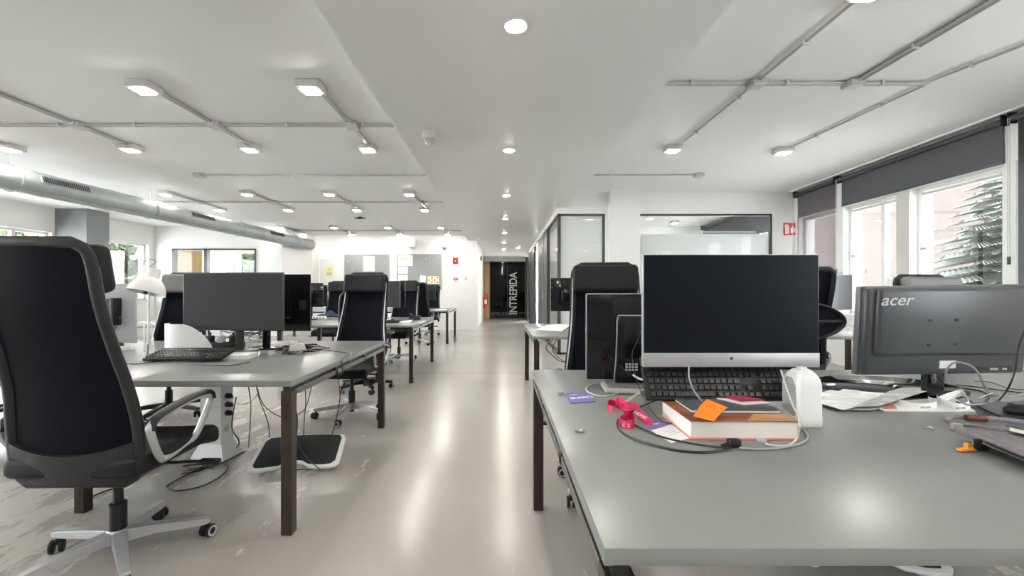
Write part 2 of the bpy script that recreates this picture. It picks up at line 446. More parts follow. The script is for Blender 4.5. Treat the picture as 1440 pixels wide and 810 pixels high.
# ------------------------------------------------------------------ camera, sky
cam = bpy.data.cameras.new('camera'); cam.sensor_width = 36; cam.sensor_fit = 'HORIZONTAL'
cam.lens = 36*F/1440; cam.shift_x = 15/1440; cam.shift_y = 5/1440
co = bpy.data.objects.new('camera', cam); COL.objects.link(co)
co.location = (0, 0, CZ); co.rotation_euler = (pi/2, 0, 0); SC.camera = co
cam.clip_start = 0.02; cam.clip_end = 400
w = bpy.data.worlds.new('overcast_sky'); SC.world = w; w.use_nodes = True
nt = w.node_tree; nt.nodes.clear()
wo = nt.nodes.new('ShaderNodeOutputWorld'); bg = nt.nodes.new('ShaderNodeBackground')
tcw = nt.nodes.new('ShaderNodeTexCoord'); sepw = nt.nodes.new('ShaderNodeSeparateXYZ')
rw = nt.nodes.new('ShaderNodeValToRGB')
rw.color_ramp.elements[0].position = 0.45; rw.color_ramp.elements[0].color = (0.80, 0.83, 0.85, 1)
rw.color_ramp.elements[1].position = 0.75; rw.color_ramp.elements[1].color = (0.93, 0.97, 1, 1)
mrw = nt.nodes.new('ShaderNodeMapRange'); mrw.inputs['From Min'].default_value = -1; mrw.inputs['From Max'].default_value = 1
nt.links.new(tcw.outputs['Generated'], sepw.inputs[0]); nt.links.new(sepw.outputs['Z'], mrw.inputs['Value'])
nt.links.new(mrw.outputs[0], rw.inputs[0]); nt.links.new(rw.outputs[0], bg.inputs[0])
bg.inputs[1].default_value = 15.0
nt.links.new(bg.outputs[0], wo.inputs[0])
SC.view_settings.view_transform = 'Standard'; SC.view_settings.look = 'None'
SC.view_settings.gamma = 1.0; SC.view_settings.use_curve_mapping = False
SC.view_settings.exposure = EXPOSURE
SC.cycles.use_denoising = True
SC.cycles.max_bounces = 10; SC.cycles.diffuse_bounces = 6; SC.cycles.glossy_bounces = 5
SC.cycles.transparent_max_bounces = 24; SC.cycles.transmission_bounces = 6
SC.cycles.sample_clamp_indirect = 6.0; SC.cycles.caustics_reflective = False; SC.cycles.caustics_refractive = False

# ------------------------------------------------------------------ shell
YB = -4.2                      # wall behind the camera
HL, HR, HS, HC = 2.88, 3.00, 2.72, 2.57   # left ceiling, right ceiling, soffit, corridor bulkhead
SLOPE = 0.05                   # the two window walls run a little askew to the corridor
XR = 5.04; XL = -9.65
ang = -math.atan(SLOPE)
def mwall(x0):                 # local x along the wall (= away from the camera), local y to the outside on the right
    return Matrix.Translation((x0, 0, 0)) @ Matrix.Rotation(ang, 4, 'Z')
ls = sqrt(1+SLOPE*SLOPE)
struct(MB().span((-11, YB-0.3, -0.12), (7.2, 18.4+4, 0)).build('floor', M_floor))
struct(MB().span((-11.0, YB-0.3, HL), (-1.01, 14.2, HL+0.2)).build('ceiling', M_ceil))
struct(MB().span((1.235, YB-0.3, HR), (7.2, 18.4, HR+0.2)).build('ceiling.001', M_ceil))
struct(MB().span((-1.01, YB-0.3, HS), (1.235, 16.4, HR+0.2)).build('ceiling_soffit', M_soff))
struct(MB().span((-1.01, 16.4, HC), (1.235, 22.4, HR+0.2)).build('ceiling_bulkhead', M_ceil))
# right window wall; rotated frame: local (s, out, z)
RW = Matrix.Translation((XR, 0, 0)) @ Matrix(((SLOPE/ls, 1/ls, 0, 0), (1/ls, -SLOPE/ls, 0, 0), (0, 0, 1, 0), (0, 0, 0, 1)))
LWm = Matrix.Translation((XL, 0, 0)) @ Matrix(((SLOPE/ls, -1/ls, 0, 0), (1/ls, SLOPE/ls, 0, 0), (0, 0, 1, 0), (0, 0, 0, 1)))
ropen = [(-3.9, -2.75), (-2.55, -1.4), (-1.2, -0.05), (0.15, 1.35), (1.55, 2.85), (3.05, 4.26), (4.40, 5.46), (5.65, 6.60), (6.74, 7.66), (8.0, 9.6), (9.9, 11.5), (11.8, 13.4), (13.7, 15.3), (15.6, 17.2)]
SILL, HEAD = 0.82, 2.50
mb = MB(); mb.wallholes(YB-0.3, 18.4, 0, HR+0.1, [(a, b, SILL, HEAD) for a, b in ropen], 0.28, RW)
struct(mb.build('wall_right', M_wall, smooth=False))
def window(n, a, b, z0, z1, T, mullions=(), fr=0.05, dep=0.07, off=0.10, m=None):
    o = MB()
    o.span((a, off, z0), (b, off+dep, z0+fr), M=T); o.span((a, off, z1-fr), (b, off+dep, z1), M=T)
    o.span((a, off, z0), (a+fr, off+dep, z1), M=T); o.span((b-fr, off, z0), (b, off+dep, z1), M=T)
    for q in mullions: o.span((q-fr*0.6, off, z0), (q+fr*0.6, off+dep, z1), M=T)
    f = struct(o.build('window_%d' % n, m or M_wframe, smooth=False))
    g = MB(); g.span((a+fr, off+dep*0.4, z0+fr), (b-fr, off+dep*0.4+0.006, z1-fr), M=T)
    g.build('window_glass', M_glass, f, smooth=False)
    s = MB(); s.span((a-0.04, -0.06, z0-0.035), (b+0.04, off, z0), M=T); s.build('window_sill', M_wframe, f, smooth=False)
    return f
wn = 1
for a, b in ropen:
    f = window(wn, a, b, SILL, HEAD, RW, (5.99,) if abs(a-5.65) < 0.01 else ())
    if abs(a-4.40) < 0.01 or abs(a-5.65) < 0.01 or abs(a-3.05) < 0.01:
        h = MB(); h.span((a+0.05, 0.09, 2.40), (b-0.05, 0.16, 2.43), M=RW)
        h.build('window_transom', M_wframeg, f, smooth=False)
        k = MB(); k.span((b-0.13, 0.08, 1.70), (b-0.05, 0.10, 1.73), M=RW); k.build('window_handle', M_silver, f)
    wn += 1
# beige pier cladding between the second and third window
struct(MB().span((5.46, -0.012, SILL), (5.65, 0.0, HEAD), M=RW).build('trim_1', M_wframeg, smooth=False))
struct(MB().span((4.28, -0.012, SILL), (4.40, 0.0, HEAD), M=RW).build('trim_2', M_wframe, smooth=False))
# left window wall
lopen = [(-3.8, -2.2), (-1.9, -0.3), (0.0, 1.6), (1.9, 3.5), (3.8, 5.4), (5.7, 7.0), (7.15, 8.62), (9.25, 10.85), (11.95, 13.93)]
mb = MB(); mb.wallholes(YB-0.3, 14.2, 0, HL+0.1, [(a, b, 0.95, 2.38) for a, b in lopen], 0.28, LWm)
struct(mb.build('wall_left', M_wall, smooth=False))
for a, b in lopen:
    window(wn, a, b, 0.95, 2.38, LWm, (8.03*ls,) if abs(a-7.15) < 0.01 else ()); wn += 1
# pillar against the left window wall
struct(MB().span((-9.28, 8.66, 0), (-8.56, 9.16, HL)).build('column', M_grey, smooth=False))
# wall behind the camera, painted grey
struct(MB().span((-10.2, YB-0.28, 0), (5.2, YB, HR+0.1)).build('wall_back', M_grey, smooth=False))
# frontal wall on the left with the internal window looking into the next room
T = Matrix.Translation((0, 11.0, 0))
mb = MB(); mb.wallholes(-9.1, -5.75, 0, HL, [(-8.62, -6.43, 1.0, 2.29)], 0.12, T)
struct(mb.build('wall_partition', M_wall, smooth=False))
o = MB()
for a, b, c, d in ((-8.62, -6.43, 2.25, 2.29), (-8.62, -6.43, 1.0, 1.04), (-8.62, -8.56, 1.0, 2.29), (-6.46, -6.43, 1.0, 2.29), (-7.78, -7.70, 1.0, 2.29)):
    o.span((a, 10.97, c), (b, 11.10, d))
f = struct(o.build('window_%d' % wn, M_frame, smooth=False)); wn += 1
MB().span((-8.56, 11.04, 1.04), (-6.46, 11.05, 2.25)).build('window_glass', M_glass, f, smooth=False)
# return wall between the next room and the open office, far wall, corridor walls
struct(MB().span((-5.87, 11.12, 0), (-5.75, 12.75, HL)).build('wall_return', M_wall, smooth=False))
mb = MB(); mb.wallholes(-5.87, -0.74, 0, HS+0.28, [(-5.53, -4.88, 0, 2.19)], 0.12, Matrix.Translation((0, 12.75, 0)))
struct(mb.build('wall_far', M_wall, smooth=False))
struct(MB().span((-0.86, 12.87, 0), (-0.74, 18.0, HS+0.1)).build('wall_corridor', M_wall, smooth=False))
struct(MB().span((-5.74, 12.735, 0), (-5.56, 12.75, 0.07)).build('baseboard_far', M_wall, smooth=False))
struct(MB().span((-4.84, 12.735, 0), (-0.745, 12.75, 0.07)).build('baseboard_far.001', M_wall, smooth=False))
# outside wall of the next room, with a wide window
mb = MB(); mb.wallholes(-8.9, -5.87, 0, HL, [(-8.84, -6.1, 0.8, 2.5)], 0.2, Matrix.Translation((0, 14.0, 0)))
struct(mb.build('wall_next_room', M_wall, smooth=False))
window(wn, -8.84, -6.1, 0.8, 2.5, Matrix.Translation((0, 14.0, 0)), (-7.2,)); wn += 1
d = struct(MB().box((-8.70, 11.75, 1.15), (0.66, 0.05, 2.3), bevel=0.004).build('door_2', M_wood))
MB().rod((-8.43, 11.72, 1.0), (-8.43, 11.66, 1.0), 0.01).rod((-8.43, 11.66, 1.0), (-8.55, 11.66, 1.0), 0.009).build('door_handle', M_silver, d)
# white door in the far wall
d = struct(MB().box((-5.205, 12.77, 1.09), (0.63, 0.04, 2.16), bevel=0.004).build('door_1', M_wall))
o = MB()
o.span((-5.57, 12.735, 0), (-5.52, 12.75, 2.23)); o.span((-4.89, 12.735, 0), (-4.84, 12.75, 2.23)); o.span((-5.57, 12.735, 2.19), (-4.84, 12.75, 2.23))
o.build('door_frame', M_wall, d, smooth=False)
MB().rod((-4.96, 12.75, 1.02), (-4.96, 12.70, 1.02), 0.01).rod((-4.96, 12.70, 1.02), (-5.07, 12.70, 1.02), 0.009).build('door_handle', M_silver, d)
# room behind the right hand partition
YP = 7.76; XP = 1.04
T = Matrix.Translation((0, YP, 0))
mb = MB(); mb.wallholes(XP, 5.43, 0, HR, [(XP, 1.92, 0, 2.605), (2.53, 5.02, 0.3, 2.605)], 0.12, T)
struct(mb.build('wall_glazed', M_wall, smooth=False))
struct(MB().span((1.97, 7.62, 0), (2.52, 7.76, HR)).build('pillar', M_wall, smooth=False))
struct(MB().span((1.16, 11.9, 0), (5.65, 12.02, HR)).build('wall_meeting_room', M_wall, smooth=False))
struct(MB().span((XP, 7.88, 2.60), (1.235, 17.85, HS+0.2)).build('wall_over_partition', M_wall, smooth=False))
def glazing(n, x0, x1, z0, z1, T, m, fr=0.035, dep=0.06, bars=()):
    o = MB()
    o.span((x0, 0, z0), (x1, dep, z0+fr), M=T); o.span((x0, 0, z1-fr), (x1, dep, z1), M=T)
    o.span((x0, 0, z0), (x0+fr, dep, z1), M=T); o.span((x1-fr, 0, z0), (x1, dep, z1), M=T)
    for q in bars: o.span((q-0.008, 0, z0), (q+0.008, dep, z1), M=T)
    f = struct(o.build('window_%d' % n, M_frame, smooth=False))
    g = MB(); g.span((x0+fr, dep*0.45, z0+fr), (x1-fr, dep*0.45+0.01, z1-fr), M=T); g.build('window_glass', m, f, smooth=False)
    return f
T = Matrix.Translation((0, YP+0.02, 0))
f1 = glazing(wn, XP, 1.92, 0, 2.605, T, M_glassp); wn += 1
MB().span((XP+0.035, YP+0.062, 0.03), (1.885, YP+0.064, 2.50)).build('frosted_film', M_film, f1, smooth=False)
f2 = glazing(wn, 2.53, 5.02, 0.3, 2.605, T, M_glassp); wn += 1
o = MB(); o.span((2.565, YP+0.062, 0.33), (4.985, YP+0.064, 2.24))
for k in range(3): o.span((3.75, YP+0.062, 2.252+k*0.016), (4.75, YP+0.064, 2.258+k*0.016))
o.build('frosted_film', M_film, f2, smooth=False)
MB().span((3.70, YP+0.04, 2.24), (3.706, YP+0.052, 2.57)).build('glass_joint', M_lgrey, f2, smooth=False)
# corridor side of the partition: glass panes and dark panels, local x runs along the corridor
TC = Matrix.Translation((XP, 0, 0)) @ Matrix(((0, 1, 0, 0), (1, 0, 0, 0), (0, 0, 1, 0), (0, 0, 0, 1)))
cg = []
for a, b in ((YP, 9.60), (11.78, 13.30), (15.7, 17.0)):
    cg.append(glazing(wn, a, b, 0, 2.605, TC, M_glassp)); wn += 1
for a, b in ((9.60, 10.22), (13.30, 15.7), (17.0, 17.85)):
    struct(MB().span((a, -0.005, 0), (b, 0.07, 2.605), M=TC).build('wall_dark_panel', M_frame, smooth=False))
d = struct(MB().span((10.42, 0.0, 0.01), (11.70, 0.045, 2.56), M=TC).build('door_3', M_frame, smooth=False))
o = MB(); o.span((10.22, -0.01, 0), (10.42, 0.07, 2.605), M=TC); o.span((11.70, -0.01, 0), (11.78, 0.07, 2.605), M=TC)
o.build('door_frame', M_rail, d, smooth=False)
for zz in (1.05, 2.2):
    MB().span((10.30, -0.03, zz-0.07), (10.36, -0.01, zz+0.07), M=TC).build('door_hinge', M_lgrey, d)
# end of the corridor: smoked glass front with a dark room behind, open wooden door
YE = 17.85
f3 = glazing(wn, -0.50, 1.04, 0, 2.45, Matrix.Translation((0, YE, 0)), M_glassk, bars=(0.26,)); wn += 1
struct(MB().span((-0.74, YE, 2.45), (1.235, YE+0.12, HC)).build('wall_end', M_wall, smooth=False))
struct(MB().span((-0.72, YE+2.6, 0), (1.235, YE+2.7, HC)).build('wall_end_room', M_tile, smooth=False))
struct(MB().span((-0.86, YE+0.12, 0), (-0.74, YE+2.7, HC)).build('wall_end_room.001', M_tile, smooth=False))
struct(MB().span((1.235, YE, 0), (1.33, YE+2.7, HC)).build('wall_end_room.002', M_tile, smooth=False))
struct(MB().span((-0.7, YE+2.58, 0), (1.2, YE+2.6, 0.16)).build('baseboard_end', M_wall, smooth=False))
d = struct(MB().box((-0.61, YE+0.03, 1.225), (0.215, 0.045, 2.44)).build('door_4', M_wood, smooth=False))
MB().rod((-0.54, YE, 1.05), (-0.54, YE-0.05, 1.05), 0.01).rod((-0.54, YE-0.05, 1.05), (-0.65, YE-0.05, 1.05), 0.009).build('door_handle', M_silver, d)
text('glass_lettering', 'INTREPIDA', 0.46, mat('vinyl_white', (0.62, 0.61, 0.60), 0.6), f3, (0.52, YE-0.004, 1.08), (pi/2, -pi/2, 0), 0.001, sx=0.80, bold=0.006)
struct(MB().span((1.22, 7.9, 0), (1.235, 7.92, 0.01)).build('trim_3', M_wall, smooth=False))
# ------------------------------------------------------------------ outside, right
g = MB().span((-60, -60, -3.4), (60, 90, -3.2)).build('outside_ground', M_lawn, smooth=False); struct(g)
def building(label, x0, x1, y0, y1, h, m, cols, side, rows=4, cat='building'):
    t = thing('apartment_building', label, cat, ((x0+x1)/2, (y0+y1)/2, -3.2))
    cx, cy = (x0+x1)/2, (y0+y1)/2
    MB().span((x0-cx, y0-cy, 0), (x1-cx, y1-cy, h)).build('facade', m, t, smooth=False)
    MB().span((x0-cx-0.3, y0-cy-0.3, h), (x1-cx+0.3, y1-cy+0.3, h+0.35)).build('roof', M_facade, t, smooth=False)
    xf = (x0-cx) if side < 0 else (x1-cx)
    for j in range(rows):
        for c in cols:
            zz = 1.2+j*2.9
            w = MB().span((xf+side*0.08, c-0.65, zz), (xf-side*0.06, c+0.65, zz+1.5)).build('window', M_facade, t, smooth=False)
            MB().span((xf+side*0.10, c-0.55, zz+0.1), (xf+side*0.02, c+0.55, zz+1.4)).build('pane', M_glassd, w, smooth=False)
            if c == cols[0]:
                MB().span((xf+side*0.9, c-1.3, zz-0.45), (xf, c+1.3, zz-0.3)).span((xf+side*0.9, c-1.3, zz-0.3), (xf+side*0.85, c+1.3, zz+0.55)).build('balcony', M_facade, t, smooth=False)
    return t
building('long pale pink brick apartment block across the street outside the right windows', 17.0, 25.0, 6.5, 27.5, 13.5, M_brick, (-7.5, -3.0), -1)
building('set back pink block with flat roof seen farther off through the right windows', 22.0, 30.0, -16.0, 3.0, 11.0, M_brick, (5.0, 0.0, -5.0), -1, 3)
def fir(label, loc, h, r):
    t = thing('fir_tree', label, 'tree', loc)
    MB().rod((0, 0, 0), (0, 0, h), 0.16, 8, 0.02).build('trunk', M_bark, t)
    b = bmesh.new(); rnd = random.Random(3)
    n = 34
    for i in range(n):
        z = h*(0.16+0.82*i/n); L = r*(1-i/n)**0.8+0.15
        k = 11 if i < 24 else 7
        for j in range(k):
            a = 2*pi*j/k+rnd.random()*0.7; l = L*rnd.uniform(0.7, 1.1)
            d = Vector((cos(a), sin(a), -0.22)); s = Vector((-sin(a), cos(a), 0))
            for q in range(12):
                f0 = q/12; c = Vector((0, 0, z))+d*l*f0
                for sg in (-1, 1):
                    tip = c+d*l*0.16+s*sg*l*(0.30*(1-f0)+0.05)+Vector((0, 0, -0.05*l))
                    side = d*l*0.09+Vector((0, 0, 0.03*l))
                    b.faces.new([b.verts.new(c-side), b.verts.new(tip-side*0.3+Vector((0, 0, 0.03))), b.verts.new(tip+side*0.4), b.verts.new(c+side+Vector((0, 0, 0.02)))])
    mb = MB(); mb.bm.free(); mb.bm = b
    mb.build('needles', M_fir, t, smooth=False)
    return t
fir('grey green fir tree standing outside the third right window', (12.6, 10.5, -3.2), 8.6, 2.3)
def broadleaf(label, loc, h, r, seed, n=2600, m=None):
    t = thing('leafy_tree', label, 'tree', loc); rnd = random.Random(seed)
    tr = MB().rod((0, 0, 0), (0, 0, h*0.62), 0.15, 8, 0.07)
    for k in range(5):
        a = k*1.26; tr.rod((0, 0, h*(0.3+0.06*k)), (cos(a)*r*0.6, sin(a)*r*0.6, h*(0.6+0.05*k)), 0.06, 6, 0.02)
    tr.build('trunk', M_bark, t)
    b = bmesh.new(); blobs = [(Vector((rnd.uniform(-.6, .6)*r, rnd.uniform(-.6, .6)*r, h*rnd.uniform(0.35, 0.9))), r*rnd.uniform(0.35, 0.6)) for _ in range(14)]
    for i in range(n):
        c, q = rnd.choice(blobs)
        v = Vector((rnd.gauss(0, 1), rnd.gauss(0, 1), rnd.gauss(0, 1))); v.normalize(); p = c+v*q*rnd.uniform(0.6, 1.0)
        s = rnd.uniform(0.16, 0.30); e = Euler((rnd.uniform(0, 6), rnd.uniform(0, 6), rnd.uniform(0, 6))).to_matrix()
        b.faces.new([b.verts.new(p+e@Vector(u)*s) for u in ((-1, 0, 0), (0, -0.5, 0.1), (1, 0, 0), (0, 0.5, 0.1))])
    mb = MB(); mb.bm.free(); mb.bm = b
    mb.build('foliage', m or M_leaf, t, smooth=False)
broadleaf('bright green leafy tree outside the left window beside the grey pillar', (-14.2, 13.0, -3.2), 7.0, 2.6, 1, 13000)
broadleaf('green leafy tree outside behind the dark framed internal window, left one', (-12.6, 17.9, -3.2), 7.2, 2.4, 2, 15000)
broadleaf('green leafy tree outside behind the dark framed internal window, right one', (-9.0, 18.0, -3.2), 7.0, 2.4, 3, 15000)
broadleaf('pale leafy tree outside the leftmost visible left window', (-18.6, 10.0, -3.2), 5.6, 2.0, 4)
# ------------------------------------------------------------------ ceiling services
def ceiling_light():
    t = thing('ceiling_light', '', 'ceiling light', group='square white ceiling lights')
    MB().box((0, 0, -0.03), (0.20, 0.17, 0.06), bevel=0.008).build('housing', M_housing, t)
    MB().span((-0.06, -0.055, -0.071), (0.06, 0.055, -0.0602), bevel=0.004).build('diffuser', E_lamp, t, smooth=False)
    return t
LX = (-1.57, -2.95, -4.35, -5.75); LY = (3.46, 4.92, 7.18, 8.57, 10.9, 12.2)
lamp0 = ceiling_light(); first = True
colname = ('nearest the soffit', 'second from the soffit', 'third from the soffit', 'beside the duct')
rowname = ('first', 'second', 'third', 'fourth', 'fifth', 'sixth')
for j, y in enumerate(LY):
    for i, x in enumerate(LX):
        o = lamp0 if first else copy_tree(lamp0); first = False
        place(o, (x, y, HL), 0, 'lit square white ceiling light in the %s row from the front, %s' % (rowname[j], colname[i]))
for x, y, l in ((2.17, 5.3, 'lit white ceiling light at the end of the conduit nearest the soffit, right side'),
                (3.62, 5.39, 'lit white ceiling light at the end of the slanting conduit nearest the blinds'),
                (2.20, 2.50, 'lit white ceiling light at the top of the right ceiling, over the desk')):
    place(copy_tree(lamp0), (x, y, HR), 0, l)
# behind the camera the same grid goes on
for x in LX:
    for y in (-0.3, -3.2): place(copy_tree(lamp0), (x, y, HL), 0, 'square white ceiling light behind the viewpoint over the left desks', 'square white ceiling lights behind the viewpoint')
for x in (2.2, 3.7):
    for y in (-0.4, -2.9): place(copy_tree(lamp0), (x, y, HR), 0, 'square white ceiling light behind the viewpoint over the right desk', 'ceiling lights behind the viewpoint, right')
for x, y in ((1.9, 8.7), (3.2, 8.7), (4.5, 8.7), (1.9, 10.9), (3.2, 10.9), (4.5, 10.9)): place(copy_tree(lamp0), (x, y, HR), 0, 'square white ceiling light in the room behind the glazed wall', 'ceiling lights behind the glazed wall')
def conduit(label, pts, h, group=None, clips=None, r=0.011, twin=0.0):
    pts = [Vector((p[0], p[1], h-0.02)) for p in pts]
    t = thing('cable_conduit', label, 'cable conduit', (pts[0].x, pts[0].y, h), 0, group)
    o = pts[0].copy(); o.z = h
    m = MB().tube([p-o for p in pts], r, 8)
    d = (pts[-1]-pts[0]).normalized(); n = Vector((-d.y, d.x, 0))
    if twin: m.tube([p-o+n*twin for p in pts], r, 8)
    m.build('pipe', M_pipe, t)
    L = (pts[1]-pts[0]).length if len(pts) > 1 else 0
    for a, b in zip(pts, pts[1:]):
        k = max(1, int((b-a).length/0.7))
        for q in range(k):
            c = a+(b-a)*((q+0.5)/k)-o; dd = (b-a).normalized()
            rz = atan2(dd.y, dd.x)
            MB().box((0, 0, 0), (0.018, 0.05, 0.040), bevel=0.004).build('pipe_clip', M_lgrey, t, loc=c, rot=(0, 0, rz))
    return t
def jbox(label, x, y, h):
    t = thing('junction_box', label, 'junction box', (x, y, h))
    MB().box((0, 0, -0.025), (0.13, 0.13, 0.05), bevel=0.01).build('box_body', M_pipe, t)
    MB().box((0, 0, -0.053), (0.11, 0.11, 0.008), bevel=0.003).build('box_lid', M_lgrey, t)
CY = (4.27, 7.95, 11.70)
for k, (cy, (ya, yb)) in enumerate(zip(CY, ((3.46, 4.92), (7.18, 8.57), (10.9, 12.2)))):
    xs = list(LX)+[-1.02]
    conduit('grey cable conduit crossing the left ceiling in the %s lamp row from the front' % rowname[k], [(-7.2, cy), (-1.02, cy)], HL, twin=0.024)
    for i, x in enumerate(LX):
        conduit('short grey conduit joining the %s pair of lamps, %s' % (('front', 'middle', 'back')[k], colname[i]), [(x+0.05, ya+0.10), (x+0.05, yb-0.1)], HL, r=0.013, twin=0.02)
        jbox('grey junction box on the %s conduit row, %s' % (('front', 'middle', 'back')[k], colname[i]), x+0.05, cy, HL)
conduit('grey conduit without lamps crossing the left ceiling between first and second lamp groups', [(-4.36, 6.12), (-1.02, 6.12)], HL)
jbox('small grey box capping the lampless conduit on the left ceiling', -4.40, 6.12, HL)
conduit('grey twin conduit crossing the right ceiling from the soffit', [(1.24, 3.65), (3.72, 3.65)], HR, twin=0.03)
conduit('grey conduit running to the lamp nearest the soffit on the right ceiling', [(2.21, 2.62), (2.21, 5.2)], HR)
conduit('grey conduit running from the second junction box towards the viewer, right ceiling', [(3.06, 3.6), (3.06, 1.6)], HR, r=0.014, twin=0.03)
conduit('grey conduit running towards the viewer nearest the blinds on the right ceiling', [(3.70, 3.62), (3.84, 3.1), (3.84, 1.6)], HR)
conduit('grey conduit running to the right ceiling lamp nearest the blinds', [(3.72, 3.70), (3.64, 5.28)], HR)
conduit('short grey conduit stub on the right ceiling near the glazed wall', [(1.24, 6.53), (3.02, 6.53)], HR)
jbox('round cornered junction box on the right ceiling nearest the soffit', 2.22, 3.65, HR)
jbox('junction box on the right ceiling, second from the soffit', 3.06, 3.65, HR)
jbox('small grey end box of the conduit stub near the glazed wall', 3.07, 6.53, HR)
# downlights in the soffit
def downlight():
    t = thing('recessed_downlight', '', 'downlight', group='round downlights along the soffit')
    MB().lathe([(0.066, 0), (0.070, -0.004), (0.064, -0.009), (0.052, -0.006), (0.052, 0)], 28).build('trim_ring', M_white, t)
    MB().lathe([(0, -0.015), (0.025, -0.014), (0.042, -0.010), (0.05, -0.004), (0.05, 0)], 28).build('bulb', E_spot, t)
    return t
d0 = downlight(); first = True
for k, n in enumerate(('nearest the viewer', 'second from the viewer', 'third from the viewer', 'fourth from the viewer', 'fifth from the viewer', 'sixth from the viewer', 'farthest, at the corridor mouth')):
    o = d0 if first else copy_tree(d0); first = False
    place(o, (0.085, 2.45+2.165*k, HS), 0, 'lit round recessed downlight in the soffit, %s' % n)
for y in (0.28, -1.9): place(copy_tree(d0), (0.085, y, HS), 0, 'lit round downlight in the soffit behind the viewpoint', 'downlights behind the viewpoint')
place(copy_tree(d0), (0.6, 14.9, HS), 0, 'lit round downlight near the dark partition in the corridor')
# unseen lamp added to brighten the dark end room, then the emergency luminaire
place(copy_tree(d0), (0.1, 18.9, HC), 0, 'unseen downlight added to brighten the dark room behind the smoked glass')
t = thing('emergency_light', 'oblong white emergency light on the soffit at its left edge', 'emergency light', (-0.70, 4.15, HS), radians(4))
MB().box((0, 0, -0.02), (0.135, 0.26, 0.04), bevel=0.008).build('base_plate', M_housing, t)
MB().box((0, -0.01, -0.055), (0.115, 0.24, 0.04), bevel=0.015).build('lens_cover', mat('opal_cover', (0.62, 0.62, 0.61), 0.3), t)
def detector(label, x, y, h):
    t = thing('smoke_detector', label, 'smoke detector', (x, y, h))
    MB().lathe([(0.055, 0), (0.055, -0.018), (0.048, -0.03), (0, -0.03)], 20).build('base', M_white, t)
    MB().lathe([(0.03, -0.03), (0.032, -0.045), (0.02, -0.055), (0, -0.055)], 16).build('sensor_head', M_lgrey, t)
detector('round white smoke detector on the soffit near the fire alarm sign', -0.62, 12.3, HS)
detector('small dark smoke detector on the corridor bulkhead', 0.12, 16.9, HC)
t = thing('ceiling_sensor', 'small black cross shaped sensor on the left ceiling', 'sensor', (-3.25, 9.65, HL))
MB().lathe([(0.05, 0), (0.05, -0.02), (0.03, -0.035), (0, -0.035)], 16).build('base', M_black, t)
MB().box((0, 0, -0.03), (0.24, 0.05, 0.02), bevel=0.006).build('arm_bar', M_black, t)
# ventilation duct along the left side
DA = Vector((-6.215+0.05*-4.0, -4.0, 2.54)); DB = Vector((-6.215+0.05*12.3, 12.3, 2.54))
t = thing('ventilation_duct', 'long round galvanised spiral duct hanging along the left ceiling', 'ventilation duct', (DB.x, DB.y, DB.z))
dd = (DB-DA).normalized(); L = (DB-DA).length
m = MB(); N = 190; pts = []; rs = []
for i in range(N+1):
    pts.append(DA-DB+dd*L*i/N); rs.append(0.150 if i % 10 else 0.156)
m.tube(pts, rs, 26); m.build('duct_pipe', M_duct, t)
def ductpt(y): return Vector((-6.215+0.05*y, y, 2.54))-DB
for k, y in enumerate((5.6, 8.0, 10.4)):
    a = radians(18); c = ductpt(y)
    g = MB(); M = Matrix.Translation(c) @ Matrix.Rotation(-math.atan(0.05), 4, 'Z') @ Matrix.Rotation(-a, 4, 'Y')
    g.box((0.152, 0, 0), (0.012, 0.62, 0.10), bevel=0.003, M=M); g.build('grille_frame', M_duct, t)
    s = MB()
    for q in range(22): s.box((0.159, -0.28+q*0.0267, 0), (0.008, 0.014, 0.075), M=M)
    s.build('grille_slots', M_ductd, t)
for y in (-2.0, 1.0, 4.0, 5.1, 7.0, 9.2, 11.4):
    c = ductpt(y)
    MB().tube([c+Vector((cos(a)*0.158, 0, sin(a)*0.158)) for a in [2*pi*k/28 for k in range(28)]], 0.006, 6, True).rod(c+Vector((0, 0, 0.155)), c+Vector((0, 0, HL-2.54)), 0.004, 6).build('hanger', M_duct, t)
for k, q in enumerate((-0.10, -0.14)):
    MB().tube([ductpt(-4)+Vector((0.10+k*0.03, 0, q-0.03)), ductpt(12)+Vector((0.10+k*0.03, 0, q-0.03))], 0.007, 6).build('side_cable', M_cg, t)
# roller blinds
def blind(label, a, b, zb, m, off=-0.05, ztop=2.93, chain=True):
    o = RW @ Vector((a, off, ztop))
    t = thing('roller_blind', label, 'roller blind', o)
    inv = Matrix.Translation(-o) @ RW
    def B(p, q, **k): return MB().span(p, q, M=inv, **k)
    MB().rod(inv @ Vector((a, off, ztop)), inv @ Vector((b, off, ztop)), 0.032, 16).build('roller_tube', M_dgrey, t)
    B((a+0.02, off+0.028, zb), (b-0.02, off+0.030, ztop)).build('blind_fabric', m, t, smooth=False)
    B((a+0.02, off+0.020, zb-0.012), (b-0.02, off+0.038, zb+0.016), bevel=0.004).build('bottom_bar', M_dgrey, t)
    for s in (a-0.012, b+0.012):
        B((s-0.01, off-0.035, ztop-0.05), (s+0.01, off+0.05, ztop+0.06), bevel=0.004).build('bracket', M_black, t)
    if chain:
        c = MB(); c.rod(inv @ Vector((b-0.0, off-0.03, ztop)), inv @ Vector((b, off-0.03, 1.50)), 0.003, 6); c.rod(inv @ Vector((b, off-0.05, ztop)), inv @ Vector((b, off-0.05, 1.50)), 0.003, 6)
        c.build('pull_chain', M_lgrey, t)
        MB().rod(inv @ Vector((b, off-0.04, 1.44)), inv @ Vector((b, off-0.04, 1.52)), 0.014, 10).build('chain_weight', M_dgrey, t)
    return t
blind('grey roller blind lowered over the window nearest the glazed wall', 6.70, 7.68, 0.9, M_blindt)
blind('charcoal roller blind half raised over the wide right window', 4.36, 6.62, 2.51, M_blind)
blind('dark roller blind fully lowered at the right edge of the picture', 2.95, 4.27, 0.9, M_blindt2)
